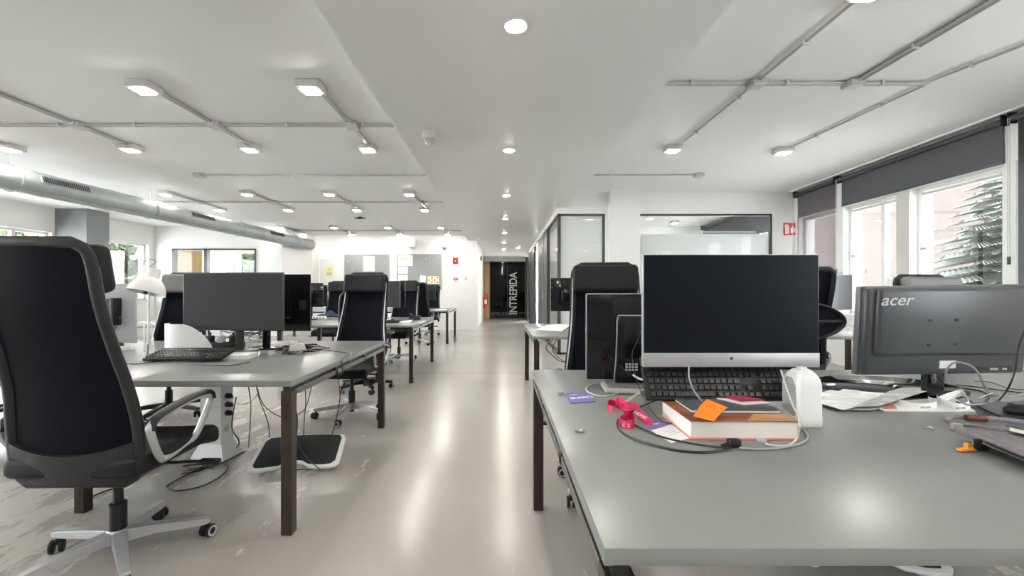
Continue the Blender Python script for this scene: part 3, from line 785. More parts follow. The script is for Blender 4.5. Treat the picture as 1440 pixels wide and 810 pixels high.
blind('charcoal roller blind in the room behind the glazed wall', 8.0, 11.7, 2.40, M_blind, chain=False)
blind('raised charcoal roller blind behind the viewpoint on the right', -1.3, 2.9, 2.45, M_blind, chain=False)
t = thing('curtain_rail', 'thin white rail running along the ceiling above the blinds', 'rail', RW @ Vector((0, -0.13, HR)))
o = RW @ Vector((0, -0.13, HR)); inv = Matrix.Translation(-o) @ RW
MB().span((-1.2, -0.145, HR-0.022), (7.68, -0.115, HR), M=inv).build('rail', M_white, t, smooth=False)
# ------------------------------------------------------------------ office chairs (built facing local +y)
BACKY = [(0.41, -0.20), (0.52, -0.215), (0.65, -0.225), (0.80, -0.245), (0.95, -0.285), (1.10, -0.328), (1.22, -0.352), (1.34, -0.370)]
BACKW = [(0.41, 0.205), (0.425, 0.235), (0.46, 0.256), (0.55, 0.266), (0.65, 0.264), (0.80, 0.246), (0.95, 0.231), (1.10, 0.224), (1.22, 0.222), (1.29, 0.218), (1.325, 0.20), (1.34, 0.165)]
def bw(z): return 0.915*slerp(BACKW, z)
def by(z, x=0.0): return slerp(BACKY, z)+0.55*x*x
def five_star(root, m_base, rot, r=0.315):
    b = MB()
    b.lathe([(0.0, 0.085), (0.045, 0.085), (0.046, 0.118), (0.036, 0.128), (0.0, 0.128)], 24)
    for k in range(5):
        a = 2*pi*k/5
        M = Matrix.Rotation(a, 4, 'Z')
        prof = [(0.025, 0.125), (0.13, 0.119), (r+0.015, 0.092), (r+0.022, 0.085), (r+0.018, 0.070), (r-0.02, 0.066), (0.13, 0.080), (0.025, 0.072)]
        def tp(v):
            v.y = v.y*(1.0-0.42*max(0, min(1, (v.x-0.03)/r))); return v
        bb = bmesh.new(); vs = [bb.verts.new((x, -0.027, z)) for x, z in prof]; f = bb.faces.new(vs)
        e = bmesh.ops.extrude_face_region(bb, geom=[f])
        bmesh.ops.translate(bb, vec=(0, 0.054, 0), verts=[v for v in e['geom'] if isinstance(v, bmesh.types.BMVert)])
        bmesh.ops.recalc_face_normals(bb, faces=bb.faces)
        bmesh.ops.bevel(bb, geom=list(bb.edges), offset=0.004, segments=2, affect='EDGES')
        b._join(bb, M, tp)
    b.build('star_base', m_base, root, rot=(0, 0, rot))
    for k in range(5):
        a = 2*pi*k/5
        c = MB(); M = Matrix.Rotation(a, 4, 'Z') @ Matrix.Translation((r, 0, 0)) @ Matrix.Rotation(0.9+k*0.7, 4, 'Z')
        for s in (-1, 1):
            c.lathe([(0.0, -0.009), (0.024, -0.009), (0.029, -0.005), (0.029, 0.005), (0.024, 0.009), (0.0, 0.009)], 18, M @ Matrix.Translation((0.012, s*0.016, 0.029)) @ Matrix.Rotation(pi/2, 4, 'X'))
        c.rod(M @ Vector((0, 0, 0.03)), M @ Vector((0, 0, 0.075)), 0.007, 8)
        c.box((0.006, 0, 0.048), (0.04, 0.02, 0.02), bevel=0.006, M=M)
        o = c.build('caster', M_black, root, rot=(0, 0, rot))
        q = MB()
        for s in (-1, 1):
            q.lathe([(0.016, 0), (0.024, 0), (0.024, 0.002), (0.016, 0.002), (0.016, 0)], 18, M @ Matrix.Translation((0.012, s*0.0255-0.001, 0.029)) @ Matrix.Rotation(pi/2, 4, 'X'))
        q.build('wheel_rim', M_lgrey, o)
def executive_chair(label, group=None, m_base=None, m_frame=None, m_head=None, arms=True, rot=0.3, headrest=True, m_edge=None):
    t = thing('office_chair', label, 'office chair', group=group)
    m_base = m_base or M_alu; m_frame = m_frame or M_gleather; m_head = m_head or M_leather
    five_star(t, m_base, rot)
    MB().rod((0, 0, 0.045), (0, 0, 0.13), 0.020, 16).rod((0, 0, 0.115), (0, 0, 0.24), 0.031, 20).rod((0, 0, 0.24), (0, 0, 0.40), 0.018, 16).build('gas_lift', M_black, t)
    m = MB().box((0, -0.02, 0.405), (0.17, 0.28, 0.045), bevel=0.012)
    m.rod((0.05, 0.02, 0.40), (0.33, 0.06, 0.395), 0.007, 8).box((0.35, 0.065, 0.392), (0.09, 0.045, 0.02), bevel=0.008)
    m.rod((-0.05, 0.0, 0.40), (-0.24, 0.03, 0.40), 0.007, 8).ball((-0.265, 0.03, 0.385), 0.03, sc=(0.8, 1, 1.5))
    for s in (-1, 1): m.box((s*0.10, -0.14, 0.428), (0.045, 0.12, 0.026), bevel=0.008)
    m.build('tilt_mechanism', M_black, t)
    def sd(v):
        v = v.copy()
        v.z += 0.018*(v.x/0.25)**2*(1 if v.z > 0.46 else 0.5)
        if v.y > 0.12: v.z -= 0.9*(v.y-0.12)**2*2.2
        return v
    MB().box((0, 0.035, 0.468), (0.53, 0.51, 0.09), bevel=0.034, seg=4, cuts=4, deform=sd).build('seat', M_leather, t)
    # woven back
    def fm(u, v):
        z = 0.50+0.825*v; x = (2*u-1)*(bw(z)-0.012); return (x, by(z, x), z)
    MB().grid(fm, 14, 34, 0.006).build('back_mesh', M_mesh, t)
    out = []
    zs = [0.41+0.93*i/44 for i in range(45)]
    for z in zs: out.append((bw(z), z))
    for z in zs[::-1]: out.append((-bw(z), z))
    pts = [Vector((x, by(z, x), z)) for x, z in out]
    fr = MB(); fr.tube(pts, 0.0175, 10, True, flat=(1.0, 1.25), up=(0, 1, 0.2))
    f = fr.build('back_frame', m_frame, t)
    # piping along both edges of the frame
    for s in (-1, 1):
        q = [Vector((s*(bw(z)+0.006), by(z, bw(z))+0.018, z)) for z in zs[4:-4]]
        MB().tube(q, 0.0045, 6).build('edge_piping', m_edge or M_dgrey, f)
    # padded lower back shell
    def fl(u, v):
        zt = 0.575-0.045*(1-(2*u-1)**2)
        z = 0.413+(zt-0.413)*v; x = (2*u-1)*(bw(z)-0.004); return (x, by(z, x)-0.018, z)
    MB().grid(fl, 16, 7, 0.030).build('lumbar_cover', m_frame, t)
    if headrest:
        def hd(v):
            v = v.copy(); v.y += 0.55*v.x*v.x; return v
        M = Matrix.Translation((0, by(1.245)+0.058, 1.245)) @ Matrix.Rotation(radians(10), 4, 'X')
        b = MB(); b.box((0, 0, 0), (0.418, 0.075, 0.185), bevel=0.03, seg=4, cuts=3, M=M, deform=hd)
        b.build('headrest', m_head, t)
    if arms:
        for s in (-1, 1):
            xo = 0.29
            loop = [(xo-0.035, -0.06, 0.462), (xo-0.02, -0.12, 0.49), (xo, -0.185, 0.60), (xo, -0.185, 0.635), (xo, -0.13, 0.66), (xo, 0.02, 0.683), (xo, 0.13, 0.685), (xo, 0.165, 0.665), (xo-0.005, 0.155, 0.62), (xo-0.02, 0.11, 0.52), (xo-0.035, 0.08, 0.485)]
            loop = [Vector((s*x, y, z)) for x, y, z in loop]
            a = MB(); a.tube(crom(loop, 5, True), 0.0135, 8, True, flat=(1.0, 1.2), up=(1, 0, 0))
            for q in (0, -1):
                c = loop[q]; a.rod(c+Vector((s*0.012, 0, 0)), c-Vector((s*0.06, 0, 0)), 0.011, 12)
            ar = a.build('armrest', M_alu, t)
            pad = [Vector((s*xo, y, z)) for y, z in ((-0.187, 0.615), (-0.18, 0.645), (-0.13, 0.668), (0.02, 0.692), (0.12, 0.694), (0.160, 0.682), (0.172, 0.655))]
            MB().tube(crom(pad, 5), 0.0165, 10, flat=(1.35, 0.75), up=(1, 0, 0)).build('arm_pad', M_black, ar)
    return t
def task_chair(label, group=None, rot=0.2, ring=False):
    """lower mesh chair with a plain rounded back"""
    t = thing('mesh_task_chair', label, 'office chair', group=group)
    five_star(t, M_black, rot, 0.30)
    MB().rod((0, 0, 0.045), (0, 0, 0.13), 0.020, 16).rod((0, 0, 0.115), (0, 0, 0.22), 0.028, 20).rod((0, 0, 0.22), (0, 0, 0.40), 0.016, 16).build('gas_lift', M_black, t)
    MB().box((0, 0, 0.41), (0.16, 0.24, 0.04), bevel=0.01).rod((0.05, 0, 0.405), (0.27, 0.02, 0.40), 0.007, 8).build('tilt_mechanism', M_black, t)
    MB().box((0, 0.03, 0.462), (0.50, 0.48, 0.075), bevel=0.03, seg=4, cuts=3, deform=lambda v: v).build('seat', M_black, t)
    MB().tube(crom([(0, -0.08, 0.41), (0, -0.22, 0.42), (0, -0.285, 0.50), (0, -0.275, 0.66), (0, -0.28, 0.84)], 6), 0.024, 10, flat=(1.4, 0.7), up=(1, 0, 0)).build('back_spine', M_black, t)
    if ring:
        z0, hh, ww = 0.945, 0.125, 0.235
        pts = [Vector((ww*cos(a), -0.285+0.5*(ww*cos(a))**2, z0+hh*sin(a)*(1-0.15*cos(a)**2))) for a in [2*pi*k/36 for k in range(36)]]
        b = MB().tube(pts, 0.026, 10, True, flat=(1, 0.6), up=(0, 1, 0))
        b.tube([Vector((-ww, -0.26, z0)), Vector((0, -0.29, z0-0.01)), Vector((ww, -0.26, z0))], 0.018, 8)
        b.tube([Vector((0.06, -0.288, z0-hh)), Vector((0.09, -0.288, z0)), Vector((0.05, -0.288, z0+hh))], 0.014, 8)
        b.build('lumbar_ring', M_black, t)
        g = MB(); g.grid(lambda u, v: ((2*u-1)*ww*0.97*sqrt(max(0, 1-(2*v-1)**2)), -0.283+0.5*((2*u-1)*ww)**2, z0+hh*(2*v-1)*0.97), 10, 10, 0.003); g.build('back_mesh', M_mesh, t)
    else:
        W = [(0.60, 0.18), (0.66, 0.215), (0.80, 0.225), (1.0, 0.22), (1.12, 0.20), (1.165, 0.15)]
        yy = lambda z, x: -0.225-0.10*(z-0.6)+0.5*x*x
        g = MB(); g.grid(lambda u, v: ((2*u-1)*slerp(W, 0.60+0.565*v), yy(0.60+0.565*v, (2*u-1)*slerp(W, 0.60+0.565*v)), 0.60+0.565*v), 10, 20, 0.006); g.build('back_mesh', M_mesh, t)
        zs = [0.60+0.565*i/24 for i in range(25)]
        pts = [Vector((slerp(W, z), yy(z, slerp(W, z)), z)) for z in zs]+[Vector((-slerp(W, z), yy(z, slerp(W, z)), z)) for z in zs[::-1]]
        MB().tube(pts, 0.014, 8, True).build('back_frame', M_dgrey, t)
    for s in (-1, 1):
        a = MB().tube(crom([(s*0.20, 0, 0.43), (s*0.285, 0, 0.44), (s*0.29, 0, 0.55), (s*0.29, 0, 0.66)], 5), 0.016, 8)
        ar = a.build('armrest', M_black, t)
        MB().box((s*0.29, 0.01, 0.67), (0.075, 0.24, 0.025), bevel=0.010).build('arm_pad', M_black, ar)
    return t
c1 = executive_chair('large black mesh high-back office chair seen from behind at the near left desk', rot=radians(-70))
c1.location = (-1.68, 1.84, 0); c1.rotation_euler.z = radians(1)
def star(o, rot):
    for ch in o.children:
        if ch.name.split('.')[0] in ('star_base', 'caster'): ch.rotation_euler.z = rot
star(c1, radians(28-1))
G = None
def more(src, x, y, face, label, rot=0.4, h=0.0):
    """face: compass heading of the sitter in degrees, 90 = away from the camera"""
    o = copy_tree(src); place(o, (x, y, 0), radians(face-90), label); star(o, rot)
    return o
c2 = executive_chair('black high-back chair facing the viewer at the back edge of the near left desk', m_edge=M_alu, m_frame=M_leather)
place(c2, (-1.40, 3.93, 0), radians(180-6), c2['label']); star(c2, radians(20))
more(c2, -1.72, 7.05, 258, 'black high-back chair behind the second left desk, right of its two monitors', 0.3)
more(c2, -2.95, 7.35, 268, 'black high-back chair behind the second left desk, beside the navy cloth', 0.7)
more(c2, -1.95, 11.35, 265, 'black high-back chair behind the farthest left desk by its aisle end', 0.2)
more(c1, -1.80, 9.25, 92, 'black high-back chair seen from behind at the farthest left desk', 0.5)
more(c2, 0.63, 2.47, 260, 'black leather high-back chair between the large silver-chinned computer and the next right desk', radians(47))
more(c1, 2.39, 3.62, 92, 'black high-back chair with grey piping seen from behind, right of the large silver-chinned computer', 0.4)
c3 = executive_chair('grey topped high-back chair with black base behind the white desk lamp', m_base=M_black, m_head=mat('grey_leather', (0.16, 0.155, 0.15), 0.45, bump=0.2, bscale=160), m_edge=M_alu)
place(c3, (-3.13, 3.95, 0), radians(180+10), c3['label']); star(c3, radians(15))
more(c3, -4.52, 3.98, 262, 'high-back chair with black base at the far left behind the large chair', 0.4)
q = more(c3, 2.98, 2.60, 275, 'grey topped high-back chair whose top shows above the branded monitor back', 0.4)
q.scale = (1, 1, 0.945)
k1 = task_chair('low black mesh chair tucked in front of the second left desk')
place(k1, (-1.62, 4.98, 0), radians(4), k1['label'])
k2 = task_chair('black task chair with oval lumbar ring beside the large silver-chinned computer', ring=True)
place(k2, (2.29, 2.82, 0), radians(182), k2['label'])
# ------------------------------------------------------------------ bench desks
ZT = 0.74
def bench(label, x0, x1, y0, y1, legs, cat='desk', beam=True):
    """legs: list of (x of the leg's outer face, inset, side +1 = right end / -1 = left end / 0 = shared middle frame)"""
    cx, cy = (x0+x1)/2, (y0+y1)/2
    t = thing('bench_desk', label, 'desk', (cx, cy, 0))
    MB().span((x0-cx, y0-cy, ZT-0.03), (x1-cx, y1-cy, ZT), bevel=0.0025, seg=2).build('tabletop', M_top, t)
    for (x, inset, s) in legs:
        a, b = (x-0.052, x) if s >= 0 else (x, x+0.052)
        a -= cx; b -= cx; ya, yb = y0+inset-cy, y1-inset-cy
        for (p, q) in ((ya, ya+0.052), (yb-0.052, yb)):
            m = MB().span((a, p, 0), (b, q, 0.69), bevel=0.002, seg=1)
            m.span((a+0.021, p-0.0015, 0.01), (b-0.021, p+0.004, 0.665)); m.span((a+0.021, q-0.004, 0.01), (b-0.021, q+0.0015, 0.665))
            m.build('leg', M_leg, t)
        MB().span((a, ya+0.05, 0.662), (b, yb-0.05, 0.69), bevel=0.002, seg=1).build('end_rail', M_rail, t)
        MB().span((a+0.012, ya, 0.688), (b-0.012, yb, ZT-0.028)).build('spacer_rail', M_black, t, smooth=False)
    if beam:
        xs = sorted(l[0]-cx for l in legs)
        m = MB()
        for yy in (-0.28, 0.24): m.span((xs[0], yy, 0.66), (xs[-1], yy+0.04, ZT-0.029))
        m.build('under_beam', M_leg, t, smooth=False)
    return t
bench('grey bench desk at the near left with bronze legs, beside the aisle', -4.6, -1.0, 2.0, 3.62, [(-1.0, 0.0, 1), (-2.19, 0.20, 0), (-4.6, 0.0, -1)])
bench('grey bench desk second from the front on the left of the aisle', -5.2, -1.12, 5.32, 6.98, [(-1.12, 0.0, 1), (-2.9, 0.20, 0), (-5.2, 0.0, -1)])
bench('grey bench desk farthest away on the left, before the notice boards', -5.4, -1.18, 9.32, 10.92, [(-1.18, 0.0, 1), (-2.9, 0.2, 0), (-5.4, 0.0, -1)])
bench('large grey bench desk filling the right foreground', 0.170, 3.35, 0.694, 2.28, [(0.172, 0.0, -1), (1.75, 0.20, 0), (3.35, 0.0, 1)])
bench('grey bench desk behind the right foreground desk, nearest the glazed wall', 0.30, 4.6, 3.98, 5.56, [(0.31, 0.0, -1), (2.4, 0.2, 0), (4.6, 0.0, 1)])
# ------------------------------------------------------------------ monitors
def monitor(label, x0, x1, y, zb, zt, face, style, tilt=0.0, zdesk=ZT, stand=True, base=(0.24, 0.20), yaw=0.0, m_shell=None, neck_off=0.0, name='monitor', cat='monitor'):
    """x0..x1 left to right edge, y screen plane; face -1: screen to the camera, +1: back to the camera"""
    w = x1-x0; h = zt-zb; cx = (x0+x1)/2
    t = thing(name, label, cat, (cx, y, zdesk), yaw)
    z0 = zb-zdesk; zc = z0+h/2
    s = -face                       # local +y is 'behind the screen' when s=+1
    d = 1 if face < 0 else -1
    Mt = Matrix.Translation((0, 0, zc)) @ Matrix.Rotation(tilt, 4, 'X')
    m_shell = m_shell or M_black
    if style == 'slim':
        MB().box((0, d*0.012, 0), (w, 0.024, h), bevel=0.004, M=Mt).build('housing', m_shell, t)
        MB().box((0, -d*0.0006, 0), (w-0.016, 0.002, h-0.020), M=Mt).build('screen', M_scr, t, smooth=False)
        MB().box((0, d*0.035, -0.02), (w*0.55, 0.03, h*0.5), bevel=0.012, M=Mt).build('rear_bulge', m_shell, t)
    if stand:
        MB().box((neck_off, d*0.075, (zc+0.02)/2), (0.055, 0.022, zc+0.02), bevel=0.006).box((neck_off, d*0.055, zc), (0.11, 0.05, 0.11), bevel=0.006, M=None).build('stand_neck', m_shell, t)
        MB().prism(rrect(base[0], base[1], 0.05), 0.012, Matrix.Translation((neck_off, d*0.05, 0.0005)), bevel=0.003).build('stand_base', m_shell, t)
    return t, Mt, d
M_scr = mat('screen_off', (0.012, 0.013, 0.017), 0.3, spec=0.15)
M_scrm = mat('screen_off_matte', (0.045, 0.045, 0.048), 0.55, spec=0.2)
M_hp = mat('screen_off_blue_black', (0.008, 0.010, 0.014), 0.3, spec=0.08)
# the large all-in-one on the right desk
x0, x1, y = at(904, 0, 1.40).x, at(1152, 0, 1.40).x, 1.40
zt, zb = at(0, 357.5, 1.40).z, at(0, 516, 1.40).z
t = thing('all_in_one_computer', 'large black all-in-one computer with silver chin on the right foreground desk', 'computer', ((x0+x1)/2, y, ZT))
w, h = x1-x0, zt-zb; z0 = zb-ZT; ch = 0.047
MB().box((0, 0.009, z0+h/2), (w, 0.016, h), bevel=0.003).box((0, 0.024, z0+h/2), (w*0.86, 0.02, h*0.86), bevel=0.006).build('housing', M_silver, t)
MB().span((-w/2+0.004, -0.0015, z0+ch), (w/2-0.004, 0.004, z0+h-0.003)).build('screen', M_hp, t, smooth=False)
MB().span((-w/2, -0.003, z0), (w/2, 0.004, z0+ch), bevel=0.0015).build('chin', M_silver, t)
k = MB(); k.lathe([(0.0, 0), (0.0052, 0), (0.0052, 0.0006), (0, 0.0006)], 20, Matrix.Translation((0, -0.0032, z0+ch*0.62)) @ Matrix.Rotation(pi/2, 4, 'X'))
k.build('maker_emblem', M_dgrey, t)
MB().box((0, 0.05, z0+0.20), (0.30, 0.035, 0.24), bevel=0.01).build('rear_bulge', M_silver, t)
MB().box((0, 0.145, 0.14), (0.16, 0.02, 0.28), bevel=0.006, M=Matrix.Translation((0, 0, 0)) @ Matrix.Rotation(0.0, 4, 'X')).box((0, 0.10, 0.27), (0.12, 0.09, 0.05), bevel=0.01).build('stand_neck', M_silver, t)
MB().prism(rrect(0.30, 0.18, 0.03), 0.012, Matrix.Translation((0, 0.16, 0.0005)), bevel=0.003).build('stand_base', M_silver, t)
# black all-in-one seen from behind, left of it
yb_ = 1.86
x0, zt, zb = at(825, 0, yb_).x, at(0, 413, yb_).z, at(0, 535, yb_).z
x1 = x0+0.54
t = thing('all_in_one_computer', 'glossy black computer with thin silver rim seen from behind, left of the large screen', 'computer', ((x0+x1)/2, yb_, ZT), radians(-3))
w, h = x1-x0, zt-zb; z0 = zb-ZT
MB().box((0, 0.014, z0+h/2), (w, 0.028, h), bevel=0.004).build('housing', M_blackg, t)
MB().tube([Vector((x, -0.001, z0+h/2+zz)) for x, zz in rrect(w-0.002, h-0.002, 0.008, 3)], 0.0026, 6, True).build('silver_rim', M_silver, t)
pw, ph, px0 = 0.30, h*0.80, 0.0
hump = MB().box((0.0, -0.022, z0+ph/2-0.01), (w-0.245, 0.045, ph), bevel=0.008, taper=(0.93, 0.6)); hump.build('rear_hump', M_blackg, t)
hx = (w-0.245)/2
MB().tube([Vector((-hx-0.004, -0.02, z0+0.005)), Vector((-hx*0.985, -0.034, z0+0.10)), Vector((-hx*0.955, -0.038, z0+ph-0.03)), Vector((-hx*0.93, -0.037, z0+ph-0.018)), Vector((hx*0.93, -0.037, z0+ph-0.018))], 0.0028, 6).build('hump_trim', M_silver, t)
q = MB()
for i in range(2):
    for j in range(3):
        for k in range(4): q.box((-hx+0.045+i*0.085+k*0.014, -0.046, z0+0.055+j*0.012), (0.010, 0.004, 0.007))
q.build('port_row', M_label, t, smooth=False)
MB().box((0, 0.10, z0/2+0.004), (0.30, 0.20, max(0.01, z0-0.004)), bevel=0.004).build('foot', M_black, t)
# branded monitor seen from behind
ya = 1.62
x0, x1 = at(1209, 0, ya).x, at(1440, 0, ya).x
zt, zb = at(0, 401.5, ya-0.02).z, at(0, 528, ya).z
t = thing('monitor', 'charcoal monitor seen from behind with a maker name on its back', 'monitor', ((x0+x1)/2, ya, ZT))
w, h = x1-x0, zt-zb; z0 = zb-ZT
Mt = Matrix.Translation((0, 0, z0)) @ Matrix.Rotation(radians(4.5), 4, 'X') @ Matrix.Rotation(radians(-0.8), 4, 'Y')
MB().box((0, 0.030, h/2), (w, 0.026, h), bevel=0.006, M=Mt).build('bezel', mat('bezel_mid_grey', (0.13, 0.13, 0.135), 0.35), t)
MB().box((0, 0.012, h/2), (w-0.012, 0.040, h-0.010), bevel=0.012, seg=3, M=Mt).build('back_shell', M_acer, t)
MB().box((0.006, -0.012, h*0.61), (w-0.062, 0.03, h*0.74), bevel=0.014, seg=3, M=Mt).build('raised_panel', M_acer, t)
R = (Mt @ Matrix.Rotation(pi/2, 4, 'X')).to_euler()
lo = text('maker_lettering', 'acer', 0.060, M_lgrey, t, Mt @ Vector((-w/2+0.098, -0.0285, h-0.050)), R, 0.0008, shear=0.25, bold=0.0006, sx=1.12)
q = MB()
for sx_ in (1308, 1345):
    for py in (449, 484):
        c = Mt @ Vector((at(sx_, 0, ya-0.04).x-(x0+x1)/2, -0.0275, at(0, py, ya-0.04).z-zb))
        q.lathe([(0, -0.003), (0.004, -0.003), (0.006, 0), (0.006, 0.003), (0, 0.003)], 12, Matrix.Translation(c) @ Matrix.Rotation(pi/2, 4, 'X'))
q.build('mount_screws', M_black, t)
MB().box((0.01, -0.0085, 0.045), (0.062, 0.001, 0.030), M=Mt).build('rating_sticker', M_paper, t, smooth=False)
s_ = MB(); s_.box((0.19, -0.009, 0.026), (0.13, 0.004, 0.019), M=Mt); s_.build('port_slot', M_ink, t, smooth=False)
MB().box((0.185, -0.0115, 0.026), (0.03, 0.004, 0.008), M=Mt).box((0.225, -0.0115, 0.026), (0.016, 0.004, 0.007), M=Mt).build('ports', M_label, t, smooth=False)
MB().box((0.015, 0.05, (z0+0.075)/2+0.012), (0.075, 0.03, z0+0.075), bevel=0.010).build('stand_neck', M_blackg, t)
b = MB(); b.lathe([(0, 0.001), (0.125, 0.001), (0.13, 0.005), (0.12, 0.016), (0, 0.022)], 36, Matrix.Translation((0.0, 0.24, 0)) @ Matrix.Diagonal((2.3, 1.6, 1, 1)))
b.build('stand_base', M_blackg, t)
# left desk monitors
a = at(257, 383, 2.9); b = at(398, 464.5, 2.9)
mo, Mt, d = monitor('wide dark grey monitor facing the viewer on the near left desk', a.x, b.x, 2.9, b.z, a.z, -1, 'slim', m_shell=M_dgrey)
for ch in mo.children:
    if ch.name.startswith('screen'): ch.data.materials[0] = M_scrm
MB().box((-0.33, -0.0022, b.z-ZT+0.006), (0.03, 0.001, 0.006)).build('corner_sticker', M_lgrey, mo, smooth=False)
a = at(438, 386, 3.2); b = at(438, 465, 3.2)
mo, Mt, d = monitor('glossy black monitor seen from behind, right of the wide grey monitor', a.x-0.60, a.x, 3.2, b.z, a.z, 1, 'slim', m_shell=M_blackg)
MB().span((-0.3, -0.027, b.z-ZT), (0.302, -0.026, a.z-ZT)).build('back_gloss', M_blackg, mo, smooth=False)
MB().box((0.246, -0.032, (a.z+b.z)/2-ZT-0.02), (0.055, 0.012, 0.075), bevel=0.002).build('mount_block', M_black, mo)
MB().tube([Vector((0.3, -0.024, b.z-ZT)), Vector((0.3, -0.024, a.z-ZT))], 0.003, 6).build('silver_rim', M_dgrey, mo)
a = at(193, 399, 3.3); b = at(193, 482, 3.3)
mo, Mt, d = monitor('silver backed monitor with a dark grey mount block behind the large left chair', a.x-0.66, a.x, 3.3, b.z, a.z, 1, 'slim', m_shell=mat('pale_metal_back', (0.42, 0.43, 0.45), 0.4))
MB().box((0.115, -0.055, 0.27), (0.23, 0.06, 0.20), bevel=0.006).build('mini_computer', M_acer, mo)
MB().box((0.215, -0.06, 0.27), (0.032, 0.072, 0.21), bevel=0.004).build('mount_clamp', M_black, mo)
# monitors on the second and third left desks, right desk
a = at(455, 398, 5.95); b = at(455, 432, 5.95)
monitor('black monitor on the second left desk, left of its navy cloth', a.x-0.60, a.x, 5.95, b.z, a.z, 1, 'slim', m_shell=M_blackg)
a = at(460, 401, 6.35); b = at(460, 431, 6.35)
monitor('black monitor on the second left desk just behind the other at its left', a.x-0.56, a.x, 6.35, b.z, a.z, -1, 'slim')
a = at(562.5, 395, 6.0); b = at(562.5, 432.5, 6.0)
mo, Mt, d = monitor('dark grey monitor facing the viewer at the right of the second left desk', a.x-0.60, a.x, 6.0, b.z, a.z, -1, 'slim', m_shell=M_dgrey)
for ch in mo.children:
    if ch.name.startswith('screen'): ch.data.materials[0] = M_scrm
a = at(570, 396.5, 6.32); b = at(570, 432, 6.32)
monitor('black monitor peeking out behind the right one of the second left desk', a.x-0.56, a.x, 6.32, b.z, a.z, 1, 'slim', m_shell=M_blackg)
a = at(612.5, 400.5, 9.95); b = at(612.5, 422, 9.95)
monitor('black monitor on the farthest left desk near the aisle', a.x-0.56, a.x, 9.95, b.z, a.z, 1, 'slim')
a = at(607, 400.5, 10.25); b = at(607, 422, 10.25)
monitor('black monitor on the farthest left desk behind the aisle one', a.x-0.66, a.x-0.1, 10.3, b.z, a.z, -1, 'slim')
a = at(774, 391, 4.9); b = at(774, 437.5, 4.9)
mo, Mt, d = monitor('glossy black monitor with its back to the viewer on the second right desk', a.x, a.x+0.54, 4.9, b.z, a.z, 1, 'slim', m_shell=M_blackg, neck_off=0.02)
a = at(800, 390, 5.25); b = at(800, 437, 5.25)
monitor('black monitor on the second right desk behind the glossy one', at(806, 0, 5.2).x-0.02, at(806, 0, 5.2).x+0.52, 5.3, b.z, a.z, -1, 'slim')
a = at(1199, 386, 4.7); b = at(1199, 436, 4.7)
mo, Mt, d = monitor('pale silver monitor on the second right desk, left of the branded monitor', a.x-0.54, a.x, 4.7, b.z, a.z, -1, 'slim', m_shell=M_silver)
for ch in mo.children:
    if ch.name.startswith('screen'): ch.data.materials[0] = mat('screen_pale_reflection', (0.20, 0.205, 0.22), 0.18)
# ------------------------------------------------------------------ keyboards
def keyboard(label, loc, rz=0.0, w=0.44, dp=0.15, rot=(0, 0, 0), m_body=None, m_key=None, h=0.02):
    t = thing('keyboard', label, 'keyboard', loc); t.rotation_euler = rot if rot != (0, 0, 0) else (0, 0, rz)
    MB().box((0, 0, h/2), (w, dp, h), bevel=0.005).build('key_tray', m_body or M_black, t)
    q = MB(); p = 0.0190*w/0.44
    for r in range(6):
        yy = -dp/2+0.018+r*(dp-0.03)/5.6
        x = -w/2+0.012
        while x < w/2-0.018:
            rel = (x+w/2)/w
            if r == 0 and 0.20 < rel < 0.40:
                ln = 6*p-0.002
            else: ln = p-0.002
            if abs(rel-0.655) < 0.013 or abs(rel-0.80) < 0.013: x += 0.008; continue
            if r in (1, 2) and 0.665 < rel < 0.79 and not (r == 1 and 0.70 < rel < 0.75): x += p; continue
            q.box((x+ln/2, yy, h+0.003), (ln, 0.0155, 0.008), taper=(0.84, 0.84)); x += ln+0.002
    q.build('keys', m_key or M_dgrey, t, smooth=False)
    return t
M_key = mat('key_black', (0.022, 0.022, 0.024), 0.35)
b0 = at(1006, 566, 1.425)
keyboard('black full size keyboard leaning under the large silver-chinned screen', (b0.x, 1.455, 0.862), w=0.475, dp=0.155, rot=(radians(62), 0, radians(-1)), m_key=M_key)
keyboard('flat grey edged keyboard lying before the black computer back', (0.66, 1.80, ZT+0.001), radians(-5), m_body=M_label, m_key=mat('key_grey', (0.22, 0.22, 0.225), 0.3))
keyboard('black keyboard tilted up on a white box on the near left desk', (-1.92, 2.60, ZT+0.028), w=0.46, dp=0.17, rot=(radians(14), 0, radians(2)), m_key=M_key)
keyboard('black keyboard on the near left desk below the silver backed monitor', (-2.97, 2.98, ZT+0.03), radians(3), m_key=M_key)
keyboard('black keyboard lying on the second right desk before its monitors', (1.30, 4.5, ZT+0.001), radians(4), m_key=M_key)
# ------------------------------------------------------------------ right desk, small things
Z = ZT
def sheet(label, corners, z, m, th=0.0008, curl=0.0, cat='paper', name='paper_sheet', group=None, n=8):
    """four corners in order, optional lift at the far edge"""
    c = [Vector((p[0], p[1], z)) for p in corners]
    def f(u, v):
        p = c[0]*(1-u)*(1-v)+c[1]*u*(1-v)+c[2]*u*v+c[3]*(1-u)*v
        p = p.copy(); p.z += curl*(u*u*v + 0.3*sin(u*pi)*v)
        return p
    o = MB().grid(f, n, n, th).build(name, m)
    return tag(o, label, cat, group)
